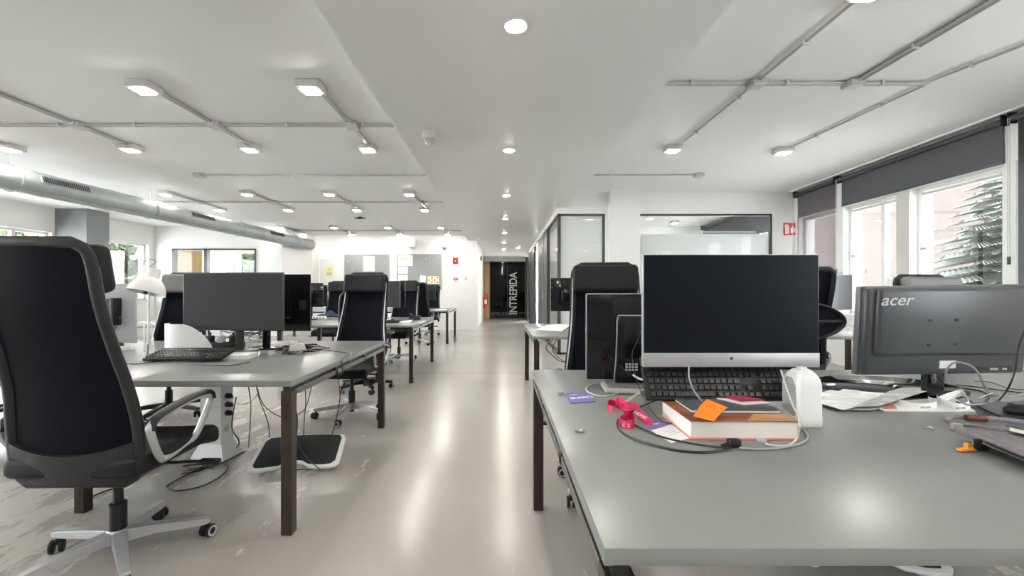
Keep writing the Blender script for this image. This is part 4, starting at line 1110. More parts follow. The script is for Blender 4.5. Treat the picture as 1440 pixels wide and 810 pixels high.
# thick book
bk = thing('book', 'thick book with wood patterned cover lying before the large screen', 'book', (0.70, 1.315, Z), radians(-1))
MB().span((-0.153, -0.112, 0.0045), (0.150, 0.112, 0.052), bevel=0.001, seg=1).build('page_block', M_pages, bk)
MB().span((-0.157, -0.116, 0.0), (0.156, 0.116, 0.0045), bevel=0.001, seg=1).build('back_cover', M_coral, bk)
cv = MB().span((-0.157, -0.116, 0.052), (0.156, 0.116, 0.0555), bevel=0.001, seg=1).build('front_cover', M_bookwood, bk)
MB().prism([(0.005, -0.115), (0.152, -0.115), (0.152, -0.035), (0.06, -0.05)], 0.0006, Matrix.Translation((0, 0, 0.0555))).build('cover_grain_patch', M_bookwood2, cv, smooth=False)
nb = thing('notebook', 'thin slate grey notebook on top of the wood patterned book', 'notebook', (0.708, 1.352, Z+0.0562), radians(-2))
MB().span((-0.125, -0.078, 0.001), (0.140, 0.078, 0.007)).build('pages', M_pages, nb, smooth=False)
MB().span((-0.128, -0.08, 0.007), (0.143, 0.08, 0.009), bevel=0.0008, seg=1).span((-0.128, -0.08, 0), (0.143, 0.08, 0.0012)).build('cover', M_notebook, nb)
p = [onz(975, 585, 0.812), onz(1004, 592.5, 0.808), onz(1024, 573, 0.83), onz(994, 561, 0.84)]
st = MB(); b_ = bmesh.new(); n = 8
def sf(u, v):
    q = p[0]*(1-u)*(1-v)+p[1]*u*(1-v)+p[2]*u*v+p[3]*(1-u)*v
    return q+Vector((0, 0, 0.004*sin(pi*v)))
tag(st.grid(sf, 8, 8, 0.0006).build('sticky_note', M_orange), 'square orange sticky note on the grey notebook', 'sticky note')
en = thing('envelope', 'folded white and crimson leaflet on the grey notebook', 'leaflet', (0.775, 1.372, Z+0.0665), radians(-12))
MB().prism([(-0.075, 0.035), (0.00, -0.05), (0.095, -0.005), (0.02, 0.055)], 0.0025).build('white_fold', M_paper, en)
MB().prism([(-0.05, 0.035), (0.0, -0.018), (0.085, 0.006), (0.0, 0.05)], 0.002, Matrix.Translation((0, 0, 0.005)) @ Matrix.Rotation(radians(6), 4, 'X')).build('crimson_fold', M_crimson, en)
def mouse(label, loc, rz, m=None):
    t = thing('computer_mouse', label, 'mouse', loc, rz)
    bdy = MB(); bdy.ball((0, 0, 0.012), 0.05, sc=(0.60, 1.0, 0.44), sub=3)
    bm_ = bdy.bm
    for v in bm_.verts:
        if v.co.z < 0.0005: v.co.z = 0.0005
    bdy.build('mouse_shell', m or M_black, t)
    MB().rod((-0.004, 0.03, 0.030), (0.004, 0.03, 0.030), 0.008, 12).build('scroll_wheel', M_dgrey, t)
    return t
mouse('black mouse half hidden behind the books near the white bottle', (0.905, 1.44, Z), radians(80))
# white bottle
bt = thing('plastic_bottle', 'white squarish plastic bottle with grey printed side panel, right of the large screen', 'bottle', (0.968, 1.352, Z))
def loft(mb, secs, n=6):
    b = bmesh.new(); rings = []
    for z, w_, d_, r_ in secs: rings.append([b.verts.new((x, y, z)) for x, y in rrect(w_, d_, r_, n)])
    for A, B in zip(rings, rings[1:]):
        k = len(A)
        for i in range(k): b.faces.new((A[i], A[(i+1) % k], B[(i+1) % k], B[i]))
    b.faces.new(rings[0][::-1]); b.faces.new(rings[-1]); bmesh.ops.recalc_face_normals(b, faces=b.faces)
    return mb._join(b)
loft(MB(), [(0, .078, .082, .012), (.004, .083, .087, .014), (.03, .083, .087, .014), (.034, .081, .085, .014), (.128, .081, .085, .014), (.148, .076, .080, .016), (.164, .062, .066, .018), (.174, .046, .048, .018), (.177, .036, .036, .017)]).build('bottle_body', M_white, bt)
MB().lathe([(0, .176), (.014, .176), (.014, .182), (0, .182)], 20).build('screw_cap', M_white, bt)
MB().prism([(-.032, .045), (.024, .028), (.034, .05), (.030, .125), (.012, .150), (-.012, .15), (-.030, .12)], .0008, Matrix.Translation((-.0405, 0, 0)) @ Matrix(((0, 0, -1, 0), (-1, 0, 0, 0), (0, 1, 0, 0), (0, 0, 0, 1)))).build('printed_label', M_label, bt, smooth=False)
ln = MB()
for k in range(7): ln.box((-.0416, 0.0, 0.062+0.011*k), (.0006, 0.046, 0.0022))
ln.build('label_print', M_cg, bt, smooth=False)
# ribbons: strip following points, standing on its edge or lying
def ribbon(mb, pts, wdt, updir, n=5):
    ps = crom(pts, n); up = Vector(updir)
    b = bmesh.new(); rows = []
    for i, q in enumerate(ps):
        u = up if not callable(updir) else updir(i/(len(ps)-1))
        rows.append((b.verts.new(q-u*wdt/2), b.verts.new(q+u*wdt/2)))
    for A, B in zip(rows, rows[1:]): b.faces.new((A[0], B[0], B[1], A[1]))
    bmesh.ops.recalc_face_normals(b, faces=b.faces); bmesh.ops.solidify(b, geom=list(b.faces), thickness=0.0009)
    mb._join(b); return mb
def dz(px, py, z=None): return onz(px, py, Z+0.002 if z is None else z)
lan = thing('lanyard', 'crumpled magenta lanyard with white print on the right foreground desk', 'lanyard', onz(885, 590, Z))
o = Vector(lan.location)
r = MB()
ribbon(r, [dz(866, 566, Z+0.02)-o, dz(874, 563, Z+0.03)-o, dz(880, 572, Z+0.03)-o, dz(884, 582, Z+0.02)-o, dz(878, 590, Z+0.012)-o, dz(872, 594, Z+0.012)-o], 0.027, (0.2, 0.3, 0.93))
ribbon(r, [dz(880, 570, Z+0.035)-o, dz(893, 572, Z+0.03)-o, dz(900, 582, Z+0.018)-o, dz(908, 590, Z+0.010)-o, dz(917, 597, Z+0.006)-o], 0.027, (0.45, 0.45, 0.75))
ribbon(r, [dz(870, 585, Z+0.011)-o, dz(872, 594, Z+0.011)-o, dz(880, 598, Z+0.011)-o, dz(890, 597, Z+0.011)-o, dz(893, 590, Z+0.011)-o, dz(887, 584, Z+0.013)-o, dz(878, 584, Z+0.016)-o], 0.027, (0, 0.25, 0.97))
ribbon(r, [dz(884, 575, Z+0.03)-o, dz(876, 572, Z+0.022)-o, dz(868, 569, Z+0.012)-o, dz(858, 566, Z+0.010)-o, dz(855, 573, Z+0.010)-o, dz(862, 576, Z+0.010)-o], 0.024, (0, 0.2, 0.98))
r.build('ribbon', M_pink, lan)
MB().tube([dz(917, 597, Z+0.004)-o+Vector((0.006*cos(a)+0.006, 0.004*sin(a), 0)) for a in [2*pi*k/12 for k in range(12)]], 0.0012, 5, True).build('clasp', M_chrome, lan)
pr = MB(); rnd = random.Random(5)
text('ribbon_print', 'NOISES', 0.014, M_signw, lan, dz(900, 584, Z+0.021)-o+Vector((0.002, -0.004, 0)), (radians(55), radians(24), radians(-28)), 0.0003)
text('ribbon_print', 'C 2', 0.015, M_signw, lan, dz(882, 598, Z+0.011)-o+Vector((-0.005, -0.004, 0)), (radians(84), 0, radians(-4)), 0.0003)
yb2 = MB(); ribbon(yb2, [dz(874, 570, Z+0.028), dz(884, 562, Z+0.02), dz(900, 552, Z+0.012), dz(908, 549, Z+0.01)], 0.014, (0.3, 0.3, 0.9))
tag(yb2.build('ribbon_strap', M_ypaper), 'pale yellow strap leading away behind the magenta lanyard', 'strap')
def card(label, pts, m, z=Z+0.0012, name='badge_card', th=0.0012):
    c = sum((Vector((p[0], p[1], 0)) for p in pts), Vector())/len(pts)
    t = thing(name, label, 'card', (c.x, c.y, z))
    MB().prism([(p[0]-c.x, p[1]-c.y) for p in pts], th).build('card_body', m, t, smooth=False)
    return t, c
pts = [onz(793, 553, Z), onz(803, 568, Z), onz(838, 565, Z), onz(827, 551, Z)]
t, c = card('violet badge card with white print and clip at the desk edge', pts, M_violet)
q = Vector((pts[2].x-pts[1].x, pts[2].y-pts[1].y, 0)); rzz = atan2(q.y, q.x)
text('card_print', 'BUSSO', 0.034, M_signw, t, (0.006, -0.012, 0.0016), (0, 0, rzz), 0.0002, bold=0.001)
text('card_print', 'S2M', 0.022, M_signw, t, (-0.016, 0.034, 0.0016), (0, 0, rzz), 0.0002)
cl = MB(); p0 = onz(789, 555, Z)
cl.box((p0.x-c.x, p0.y-c.y, 0.003), (0.026, 0.016, 0.006), bevel=0.002); cl.build('badge_clip', M_chrome, t)
pts = [onz(906, 600, Z), onz(944, 624, Z), onz(974, 616, Z), onz(933, 592, Z)]
t, c = card('white paper badge with violet top beside the magenta lanyard', pts, M_paper)
L2 = [Vector((p[0]-c.x, p[1]-c.y)) for p in pts]
MB().prism([L2[0], L2[0]*0.72+L2[1]*0.28, L2[3]*0.72+L2[2]*0.28, L2[3]], 0.0004, Matrix.Translation((0, 0, 0.0012))).build('violet_band', M_violet, t, smooth=False)
q = L2[3]-L2[0]
text('card_print', 'SEA', 0.016, M_signw, t, ((L2[0]+L2[3])/2*0.86).to_3d()+Vector((0, 0, 0.0018)), (0, 0, atan2(q.y, q.x)), 0.0002)
lines = MB()
for k in range(3): lines.box((0.0+0.004*k, -0.002-0.012*k, 0.0014), (0.03, 0.0016, 0.0003), M=Matrix.Rotation(atan2(q.y, q.x), 4, 'Z'))
lines.build('printed_lines', M_cg, t, smooth=False)
def clip(label, px, py, rz):
    p0 = onz(px, py, Z); t = thing('metal_clip', label, 'clip', (p0.x, p0.y, Z), rz)
    MB().tube([(-0.014, -0.006, 0.003), (0.012, -0.006, 0.003), (0.014, 0, 0.003), (0.012, 0.006, 0.003), (-0.014, 0.006, 0.003)], 0.0022, 6).build('clip_wire', M_chrome, t)
    MB().box((0.004, 0, 0.004), (0.008, 0.014, 0.007), bevel=0.002).build('clip_body', M_lgrey, t)
clip('small metal clip alone near the left edge of the right foreground desk', 815, 608, 0.1)
clip('small metal clip alone before the stacked papers on the right desk', 1306, 603, -0.5)
def zc(pts, r=0.0028): return [onz(px, py, Z+dz_) for px, py, dz_ in pts]
cable('black cable looping forward around the wood patterned book', zc([(960, 556, .03), (925, 562, .02), (895, 575, .006), (872, 588, .004), (868, 598, .004), (878, 610, .004), (905, 622, .004), (950, 633, .004), (985, 636, .004), (1012, 634, .004), (1030, 630, .006)]), 0.0034)
cable('second black cable running from the magenta lanyard to the black connector', zc([(884, 592, .006), (900, 601, .004), (930, 614, .005), (970, 623, .004), (1005, 628, .005), (1026, 630, .006)]), 0.0028)
cable('dark grey cable curling round the right corner of the wood patterned book', zc([(1040, 630, .006), (1070, 632, .004), (1105, 629, .004), (1128, 623, .004), (1136, 615, .004), (1131, 606, .004), (1122, 599, .004), (1108, 592, .004)]), 0.0034, M_cg)
p0 = onz(1029, 629, Z)
pc = thing('cable_connector', 'black moulded plug joining the cables before the wood patterned book', 'connector', (p0.x, p0.y, Z), radians(8))
MB().box((0.006, 0, 0.012), (0.034, 0.022, 0.022), bevel=0.005).rod((-0.012, 0, 0.008), (-0.03, 0, 0.006), 0.007, 10, 0.004).build('plug_body', M_black, pc)
cable('white network cable hanging from the large screen and curving before the book', [at(1098, 520, 1.385), at(1106, 545, 1.34), at(1115, 570, 1.25), at(1122, 585, 1.20), onz(1124, 600, Z+.05), onz(1122, 612, Z+.02), onz(1116, 622, Z+.006), onz(1104, 627, Z+.004), onz(1085, 626, Z+.004), onz(1076, 624, Z+.006)], 0.0028, M_cw)
p0 = onz(1071, 622, Z)
pc = thing('network_plug', 'clear network plug lying before the wood patterned book', 'plug', (p0.x, p0.y, Z), radians(-25))
MB().box((0, 0, 0.005), (0.024, 0.011, 0.009), bevel=0.001).box((0.003, 0, 0.011), (0.016, 0.005, 0.002)).build('plug_body', M_lgrey, pc)
cable('pale grey cable hanging before the leaning keyboard', [at(969, 514, 1.39), at(969, 530, 1.39), at(975, 548, 1.385), at(986, 563, 1.38), at(996, 575, 1.37), at(1004, 583, 1.35)], 0.0028, mat('cable_pale', (0.42, 0.42, 0.42), 0.4))
cable('thin black cable hanging between the two computers on the right desk', [at(905, 452, 1.75), at(898, 475, 1.72), at(889, 497, 1.70), at(892, 520, 1.66), at(899, 545, 1.6), at(908, 565, 1.5), onz(925, 588, Z+0.01), onz(940, 595, Z+0.006), onz(952, 590, Z+0.01), at(962, 560, 1.41)], 0.0015)
cable('white cable curving round the flat keyboard on the right desk', zc([(905, 545, .01), (880, 550, .004), (850, 557, .004), (830, 553, .004), (824, 546, .004), (832, 540, .004), (842, 539, .004)]), 0.0028, M_cw)
cable('white plug lead behind the black computer back', [at(890, 527, 1.76), at(900, 533, 1.74), at(912, 535, 1.72)], 0.005, M_cw)
# ---- papers right
def pile(label, px, py, n, w, d, rz, m, step=0.004, cat='magazine', name='magazine', th=0.003):
    p0 = onz(px, py, Z)
def mag(label, quad, z, th, m_cover, m_pages=None, name='magazine', cat='magazine'):
    c = sum((Vector((p.x, p.y, 0)) for p in quad), Vector())/4
    t = thing(name, label, cat, (c.x, c.y, z))
    q = [(p.x-c.x, p.y-c.y) for p in quad]
    MB().prism([(a*0.992, b*0.992) for a, b in q], th*0.8, Matrix.Translation((0, 0, 0.0004))).build('pages', m_pages or M_paper, t, smooth=False)
    MB().prism(q, th*0.2, Matrix.Translation((0, 0, th*0.8))).prism(q, 0.0004).build('cover', m_cover, t, smooth=False)
    return t, c
quad = [onz(1150, 562, Z), onz(1178, 574, Z), onz(1255, 560, Z), onz(1215, 545, Z)]
mag('brown backed magazine at the bottom of the paper heap right of the bottle', quad, Z+0.0005, 0.010, M_paperg, M_pages)
quad = [onz(1216, 568, Z), onz(1243, 579, Z), onz(1372, 579.5, Z), onz(1340, 560, Z)]
t, c = mag('white catalogue with a red corner panel under the white lanyard', quad, Z+0.0005, 0.004, M_paper)
rp = [onz(1236, 569, Z), onz(1242, 577, Z), onz(1262, 577, Z), onz(1255, 569, Z)]
MB().prism([(p.x-c.x, p.y-c.y) for p in rp], 0.0006, Matrix.Translation((0, 0, 0.0042))).build('red_panel', M_coral, t, smooth=False)
sheet('printed white sheet lying topmost at the left of the paper heap', [onz(1148, 566, Z+.012), onz(1186, 577, Z+.012), onz(1250, 563, Z+.012), onz(1190, 545, Z+.012)], Z+0.013, M_print, curl=0.006)
sheet('crumpled newsprint page across the middle of the paper heap', [onz(1200, 573, Z+.014), onz(1235, 572, Z+.014), onz(1318, 553, Z+.014), onz(1262, 546, Z+.014)], Z+0.017, M_paperg, curl=0.018)
sheet('white sheet with small print sticking out of the paper heap towards the bottle', [onz(1146, 556, Z+.008), onz(1200, 571, Z+.008), onz(1226, 560, Z+.008), onz(1168, 549, Z+.008)], Z+0.0108, M_print, curl=0.004)
sheet('narrow newsprint strip poking out under the topmost printed sheet', [onz(1180, 576, Z+.006), onz(1226, 577, Z+.006), onz(1262, 568, Z+.006), onz(1225, 562, Z+.006)], Z+0.0062, M_paperg, curl=0.004)
sheet('white sheet at the back of the paper heap beside the monitor foot', [onz(1180, 556, Z+.01), onz(1235, 560, Z+.01), onz(1262, 545, Z+.01), onz(1205, 541, Z+.01)], Z+0.0115, M_paper, curl=0.01)
lan = thing('lanyard', 'white lanyard with dark print lying on the red cornered catalogue', 'lanyard', onz(1320, 566, Z))
o = Vector(lan.location); r = MB()
ribbon(r, [onz(1265, 566, Z+.014)-o, onz(1285, 571, Z+.014)-o, onz(1308, 571, Z+.014)-o, onz(1318, 567, Z+.014)-o, onz(1306, 561, Z+.018)-o], 0.020, (0, 0.25, 0.97))
ribbon(r, [onz(1318, 560, Z+.02)-o, onz(1330, 567, Z+.016)-o, onz(1348, 572, Z+.016)-o, onz(1362, 570, Z+.016)-o, onz(1362, 562, Z+.02)-o, onz(1354, 553, Z+.03)-o, onz(1338, 556, Z+.03)-o, onz(1322, 562, Z+.022)-o], 0.024, (0, 0.3, 0.95))
r.build('ribbon', M_paper, lan)
text('ribbon_print', 'acconi', 0.014, M_ink, lan, onz(1300, 572, Z+.015)-o+Vector((0, -0.004, 0)), (radians(76), 0, 0), 0.0003)
text('ribbon_print', 'acconi', 0.014, M_ink, lan, onz(1349, 573, Z+.017)-o+Vector((0, -0.004, 0)), (radians(76), 0, radians(3)), 0.0003)
# cable tangle behind the papers
cable('thick grey cable arching out of the branded monitor', [at(1335, 540, 1.60), at(1330, 525, 1.56), at(1338, 512, 1.52), at(1352, 510, 1.50), at(1372, 520, 1.50), onz(1388, 548, Z+.02), onz(1402, 556, Z+.005)], 0.0036, M_cg)
cable('black cable hanging in a tall curve at the right edge of the picture', [at(1442, 462, 1.5), at(1432, 490, 1.5), at(1428, 520, 1.5), at(1418, 545, 1.5), onz(1405, 562, Z+.006), onz(1390, 566, Z+.004)], 0.0028)
cable('black cable looped low behind the white lanyard', zc([(1330, 548, .01), (1352, 546, .006), (1380, 550, .004), (1392, 558, .004), (1384, 567, .004), (1362, 569, .02), (1345, 565, .03)]), 0.0032)
cable('black cable running past the grey bag towards the right edge', zc([(1362, 562, .012), (1382, 575, .008), (1405, 585, .008), (1430, 595, .006), (1460, 603, .006)]), 0.0036)
cable('black cable spread flat between the branded monitor and the right edge', zc([(1345, 541, .004), (1380, 545, .004), (1410, 549, .004), (1440, 553, .004), (1460, 557, .004)]), 0.0026)
cable('thin black cable wavering behind the flat black cable', zc([(1370, 536, .004), (1395, 538, .004), (1415, 545, .004), (1436, 548, .004), (1455, 545, .004)]), 0.0018)
cable('thin grey cable crossing the cable tangle at the right', zc([(1376, 560, .006), (1398, 553, .010), (1420, 558, .006), (1448, 551, .006)]), 0.0020, M_cg)
mouse('black mouse at the right edge before the cable tangle', onz(1438, 583, Z+0.003), radians(70))
p0 = [onz(1362, 569, Z), onz(1385, 592, Z), onz(1480, 590, Z), onz(1440, 564, Z)]
t, c = card('dark grey mouse mat at the right edge of the desk', p0, M_acer, Z+0.0005, 'mouse_mat', 0.002)
t['category'] = 'mouse mat'
# felt bag, strap, tag, book
bag = thing('laptop_sleeve', 'grey felt laptop sleeve lying flat at the right edge of the desk', 'laptop bag', (1.446, 0.972, Z), radians(-15))
def bagd(v):
    v = v.copy(); v.z *= 1-0.5*max(0, v.y/0.18)**2*0.3; v.z = max(v.z, 0.001)+0.006*sin(v.x*9)*sin(v.y*11)*(v.z > 0.02); return v
MB().box((0, 0, 0.024), (0.42, 0.36, 0.046), bevel=0.018, seg=3, cuts=5, deform=bagd).build('felt_body', M_felt, bag)
MB().tube([(-0.205, -0.16, 0.030), (-0.212, 0.0, 0.032), (-0.20, 0.155, 0.031)], 0.004, 6).tube([(-0.18, -0.181, 0.027), (0.0, -0.184, 0.027), (0.18, -0.181, 0.027)], 0.0045, 6).build('zip', M_black, bag)
MB().box((-0.208, 0.085, 0.022), (0.03, 0.012, 0.03), bevel=0.004).build('zip_stop', M_black, bag)
p0 = onz(1362, 634, Z)
tg = thing('key_fob', 'orange leather fob with steel ring at the corner of the grey felt sleeve', 'fob', (p0.x, p0.y, Z), radians(8))
MB().box((-0.012, -0.004, 0.006), (0.05, 0.014, 0.007), bevel=0.002).box((0.012, 0.006, 0.012), (0.034, 0.012, 0.014), bevel=0.003, M=Matrix.Rotation(0.3, 4, 'Y')).build('fob_strap', M_tan, tg)
MB().tube([(0.012*cos(a)+0.016, -0.006, 0.019+0.012*sin(a)) for a in [2*pi*k/18 for k in range(18)]], 0.0016, 6, True).build('fob_ring', M_chrome, tg)
stp = thing('leather_strap', 'brown and grey looped strap lying behind the grey felt sleeve', 'strap', onz(1390, 592, Z))
o = Vector(stp.location)
MB().tube(crom([onz(p_, q_, Z+.018)-o for p_, q_ in ((1440, 594), (1400, 589), (1360, 587), (1338, 586), (1331, 591), (1342, 596), (1370, 599), (1405, 606))], 6), 0.009, 8, flat=(1, 0.6)).build('strap_band', M_felt, stp)
MB().tube([onz(p_, q_, Z+.020)-o for p_, q_ in ((1358, 587.5), (1386, 589))], 0.0105, 10).build('brown_sleeve', M_brown, stp)
MB().box(onz(1345, 600, Z+0.012)-o, (0.03, 0.016, 0.022), bevel=0.004).build('buckle', M_cg, stp)
bb = thing('book', 'navy book with cream pages lying on the grey felt sleeve', 'book', (1.445, 1.062, Z+0.047), radians(-78))
MB().span((-0.085, -0.055, 0.002), (0.10, 0.055, 0.013)).build('page_block', M_cream, bb, smooth=False)
MB().span((-0.09, -0.06, 0.013), (0.10, 0.06, 0.016)).span((-0.09, -0.06, 0), (0.10, 0.06, 0.002)).span((-0.09, 0.055, 0), (0.10, 0.06, 0.016)).build('cover', M_navy, bb, smooth=False)
# ---- under the right desk
def footrest(label, x, y, rz, tilt=0.32):
    t = thing('footrest', label, 'footrest', (x, y, 0), rz)
    def outline(k, dx=0):
        return [(px*k, py*k) for px, py in ((-0.275, -0.15), (-0.255, -0.175), (-0.20, -0.178), (-0.10, -0.165), (-0.05, -0.125), (0.0, -0.115), (0.05, -0.125), (0.10, -0.165), (0.20, -0.178), (0.255, -0.172), (0.28, -0.14), (0.275, 0.11), (0.255, 0.15), (0.15, 0.165), (0.0, 0.170), (-0.15, 0.165), (-0.255, 0.15), (-0.278, 0.11))]
    M = Matrix.Translation((0, 0, 0.075)) @ Matrix.Rotation(tilt, 4, 'X')
    MB().prism(outline(1.0), 0.022, M, bevel=0.007).build('foot_plate', M_white, t)
    MB().prism(outline(0.90), 0.005, M @ Matrix.Translation((0, 0.004, 0.021)), bevel=0.002).build('rubber_pad', M_pad, t)
    s = MB()
    for sx_ in (-0.2, 0.2): s.span((sx_-0.012, 0.02, 0), (sx_+0.012, 0.12, 0.085)).span((sx_-0.012, -0.13, 0), (sx_+0.012, -0.05, 0.035))
    s.build('feet', M_lgrey, t)
    return t
footrest('white footrest with black rubber pad on the floor by the near left desk leg', -1.36, 2.84, radians(9))
footrest('white footrest with black pad on the floor under the right foreground desk', 1.55, 1.86, radians(-12), 0.2)
# ---- near left desk things
lm = thing('desk_lamp', 'white jointed desk lamp clamped on the near left desk', 'desk lamp', onz(207, 507, Z))
L0 = Vector(lm.location)
def lp(px, py, y=2.64): return at(px, py, y)-L0
def lampbuild(t, lp):
    MB().box((0, 0, 0.002), (0.05, 0.06, 0.008), bevel=0.002).box((0, 0.035, 0.02), (0.03, 0.014, 0.05), bevel=0.004).rod((0, 0.0, 0), (0, 0, 0.10), 0.0075, 10).build('clamp', M_silver, t)
    a = MB()
    e0, e1, e2 = lp(208, 500), lp(210, 405), lp(203, 374)
    a.rod(e0, e1, 0.0065, 8).rod(e1, e2, 0.0055, 8)
    sh = lp(214, 455, 2.80); 
    a.rod(lp(203, 495, 2.70), lp(203, 455, 2.72), 0.0045, 8).rod(lp(217, 492, 2.70), lp(213, 455, 2.72), 0.0045, 8)
    a.build('jointed_arm', M_white, t)
    j = MB(); j.rod(e1+Vector((-0.018, 0, 0)), e1+Vector((0.018, 0, 0)), 0.010, 12).box(e1+Vector((-0.035, 0.02, -0.012)), (0.022, 0.03, 0.05), bevel=0.004).box(e1+Vector((0.045, 0.02, 0.0)), (0.02, 0.02, 0.04), bevel=0.004)
    j.build('joint', M_black, t)
    c = lp(211, 398, 2.62)
    M = Matrix.Translation(c) @ Matrix.Rotation(radians(8), 4, 'Y') @ Matrix.Rotation(radians(-16), 4, 'X')
    s = MB(); s.lathe([(0.098, -0.066), (0.093, -0.035), (0.077, -0.002), (0.055, 0.022), (0.036, 0.034), (0.033, 0.085), (0.028, 0.094), (0.0, 0.096), (0.0, 0.092), (0.026, 0.090), (0.030, 0.034), (0.05, 0.018), (0.073, -0.005), (0.089, -0.037), (0.095, -0.066)], 36, M)
    s.build('lamp_shade', M_white, t)
    w_ = MB().tube(crom([lp(201, 374, 2.62), lp(203, 368, 2.62), lp(213, 365, 2.62), lp(219, 368, 2.62), lp(212, 374, 2.62), lp(206, 380, 2.62)], 5), 0.0022, 6)
    w_.build('lamp_cord', M_cg, t)
lampbuild(lm, lp)
lm2 = copy_tree(lm)
place(lm2, (at(1247, 0, 4.5).x, 4.5, Z), radians(160), 'white jointed desk lamp on the second right desk, head above the branded monitor')
# curved white stand
ws = thing('paper_holder', 'white curved plastic holder standing left of the wide grey monitor', 'holder', onz(252, 499, Z+0.002))
def cw(u, v):
    a = radians(175+190*u); rr = 0.155
    top = 0.205 if u < 0.55 else 0.205-0.19*((u-0.55)/0.45)**1.6
    return (rr*cos(a), 0.10+0.11*sin(a), 0.004+(top-0.004)*v)
MB().grid(cw, 36, 8, 0.006).build('curved_wall', M_white, ws)
MB().prism([(0.15*cos(a), 0.10+0.107*sin(a)) for a in [2*pi*k/36 for k in range(36)]], 0.005).build('holder_base', M_white, ws)
bx = thing('white_box', 'flat white box propping the tilted keyboard on the near left desk', 'box', (-1.72, 2.66, Z), radians(8))
MB().span((-0.17, -0.05, 0), (0.13, 0.09, 0.024), bevel=0.003).build('box_body', M_white, bx)
MB().span((-0.172, -0.052, 0.024), (0.132, 0.092, 0.029), bevel=0.002).build('box_lid', M_paper, bx)
dk = thing('docking_station', 'grey sloping dock with pale plugs behind the tilted keyboard', 'dock', (-1.40, 2.88, Z), radians(-6))
MB().box((0, 0, 0.035), (0.11, 0.07, 0.07), bevel=0.006, taper=(0.7, 0.6)).build('dock_body', M_label, dk)
MB().box((-0.03, 0.0, 0.078), (0.05, 0.02, 0.018), bevel=0.004).build('plug', M_lgrey, dk)
ps = thing('power_strip', 'white and black plug block with pale adapters under the wide grey monitor', 'power strip', (-2.09, 3.12, Z))
MB().box((0, 0, 0.03), (0.34, 0.06, 0.05), bevel=0.006).build('strip_body', M_black, ps)
for k, x in enumerate((-0.13, -0.06, 0.02, 0.11)):
    MB().box((x, -0.02, 0.075), (0.04, 0.05, 0.05), bevel=0.006).rod((x, -0.02, 0.09), (x, -0.02, 0.125), 0.007, 8).build('adapter', M_lgrey if k in (0, 2) else M_black, ps)
rnd = random.Random(11)
def tangle(label, px, py, rx, ry, n, m, r=0.0026, seed=1, hz=0.03, group=None, z=Z):
    rn = random.Random(seed); c = onz(px, py, z)
    pts = []
    for k in range(n):
        a = k*1.9+rn.uniform(-0.5, 0.5); q = rn.uniform(0.45, 1.0)
        pts.append(c+Vector((rx*q*cos(a), ry*q*sin(a), 0.004+rn.uniform(0, hz))))
    return cable(label, pts, r, m, group)
tangle('tangled black cable heap right of the tilted keyboard', 424, 494, 0.20, 0.16, 26, M_cb, 0.0030, 3)
tangle('thin black cable coiled on the tangled cable heap', 412, 497, 0.16, 0.12, 20, M_cb, 0.0022, 9, 0.035)
tangle('grey cable looped among the plugs under the wide grey monitor', 340, 483, 0.20, 0.10, 12, M_cg, 0.0032, 5, 0.10)
tangle('black cable looped among the plugs under the wide grey monitor', 345, 484, 0.22, 0.10, 13, M_cb, 0.0032, 6, 0.12)
tangle('white cable looped among the plugs under the wide grey monitor', 350, 485, 0.18, 0.08, 8, M_cw, 0.003, 8, 0.08)
tangle('pale cable looped before the silver backed monitor', 175, 494, 0.12, 0.06, 8, M_cw, 0.0024, 14, 0.02)
cable('black cable running from the tangled heap to the desk corner and down', zc([(405, 492, .01), (430, 489, .006), (455, 492, .004), (490, 497, .004)])+[Vector((-0.994, 2.62, Z+0.003)), Vector((-0.985, 2.60, 0.66)), at(476, 530, 2.66), at(478, 560, 2.64), at(470, 600, 2.55), onz(455, 650, 0.02), onz(462, 655, .005), onz(475, 640, .005), onz(468, 632, .005)], 0.003)
cable('thin grey cable dropping over the aisle edge of the near left desk', zc([(492, 494, .006), (495, 500, .004)])+[Vector((-0.99, 2.74, Z+0.003)), Vector((-0.975, 2.72, 0.70)), at(492, 518, 2.74), at(484, 520, 2.8)], 0.0018, M_cg)
cable('long black cable lying along the front of the near left desk', zc([(150, 508, .003), (190, 512, .003), (230, 507, .003), (270, 512, .003), (320, 514, .003), (352, 509, .003)]), 0.0024)
clp = onz(175, 507, Z)
clip('small metal clip on the near left desk left of the lamp', 172, 507, 0.3)
ts = thing('tablet', 'thin black tablet lying beside the desk lamp', 'tablet', onz(240, 505, Z), radians(12))
MB().box((0, 0.0, 0.005), (0.26, 0.10, 0.007), bevel=0.003).build('tablet_body', M_black, ts)
MB().box((0, 0.0, 0.0088), (0.24, 0.085, 0.0008)).build('tablet_screen', M_scr, ts, smooth=False)
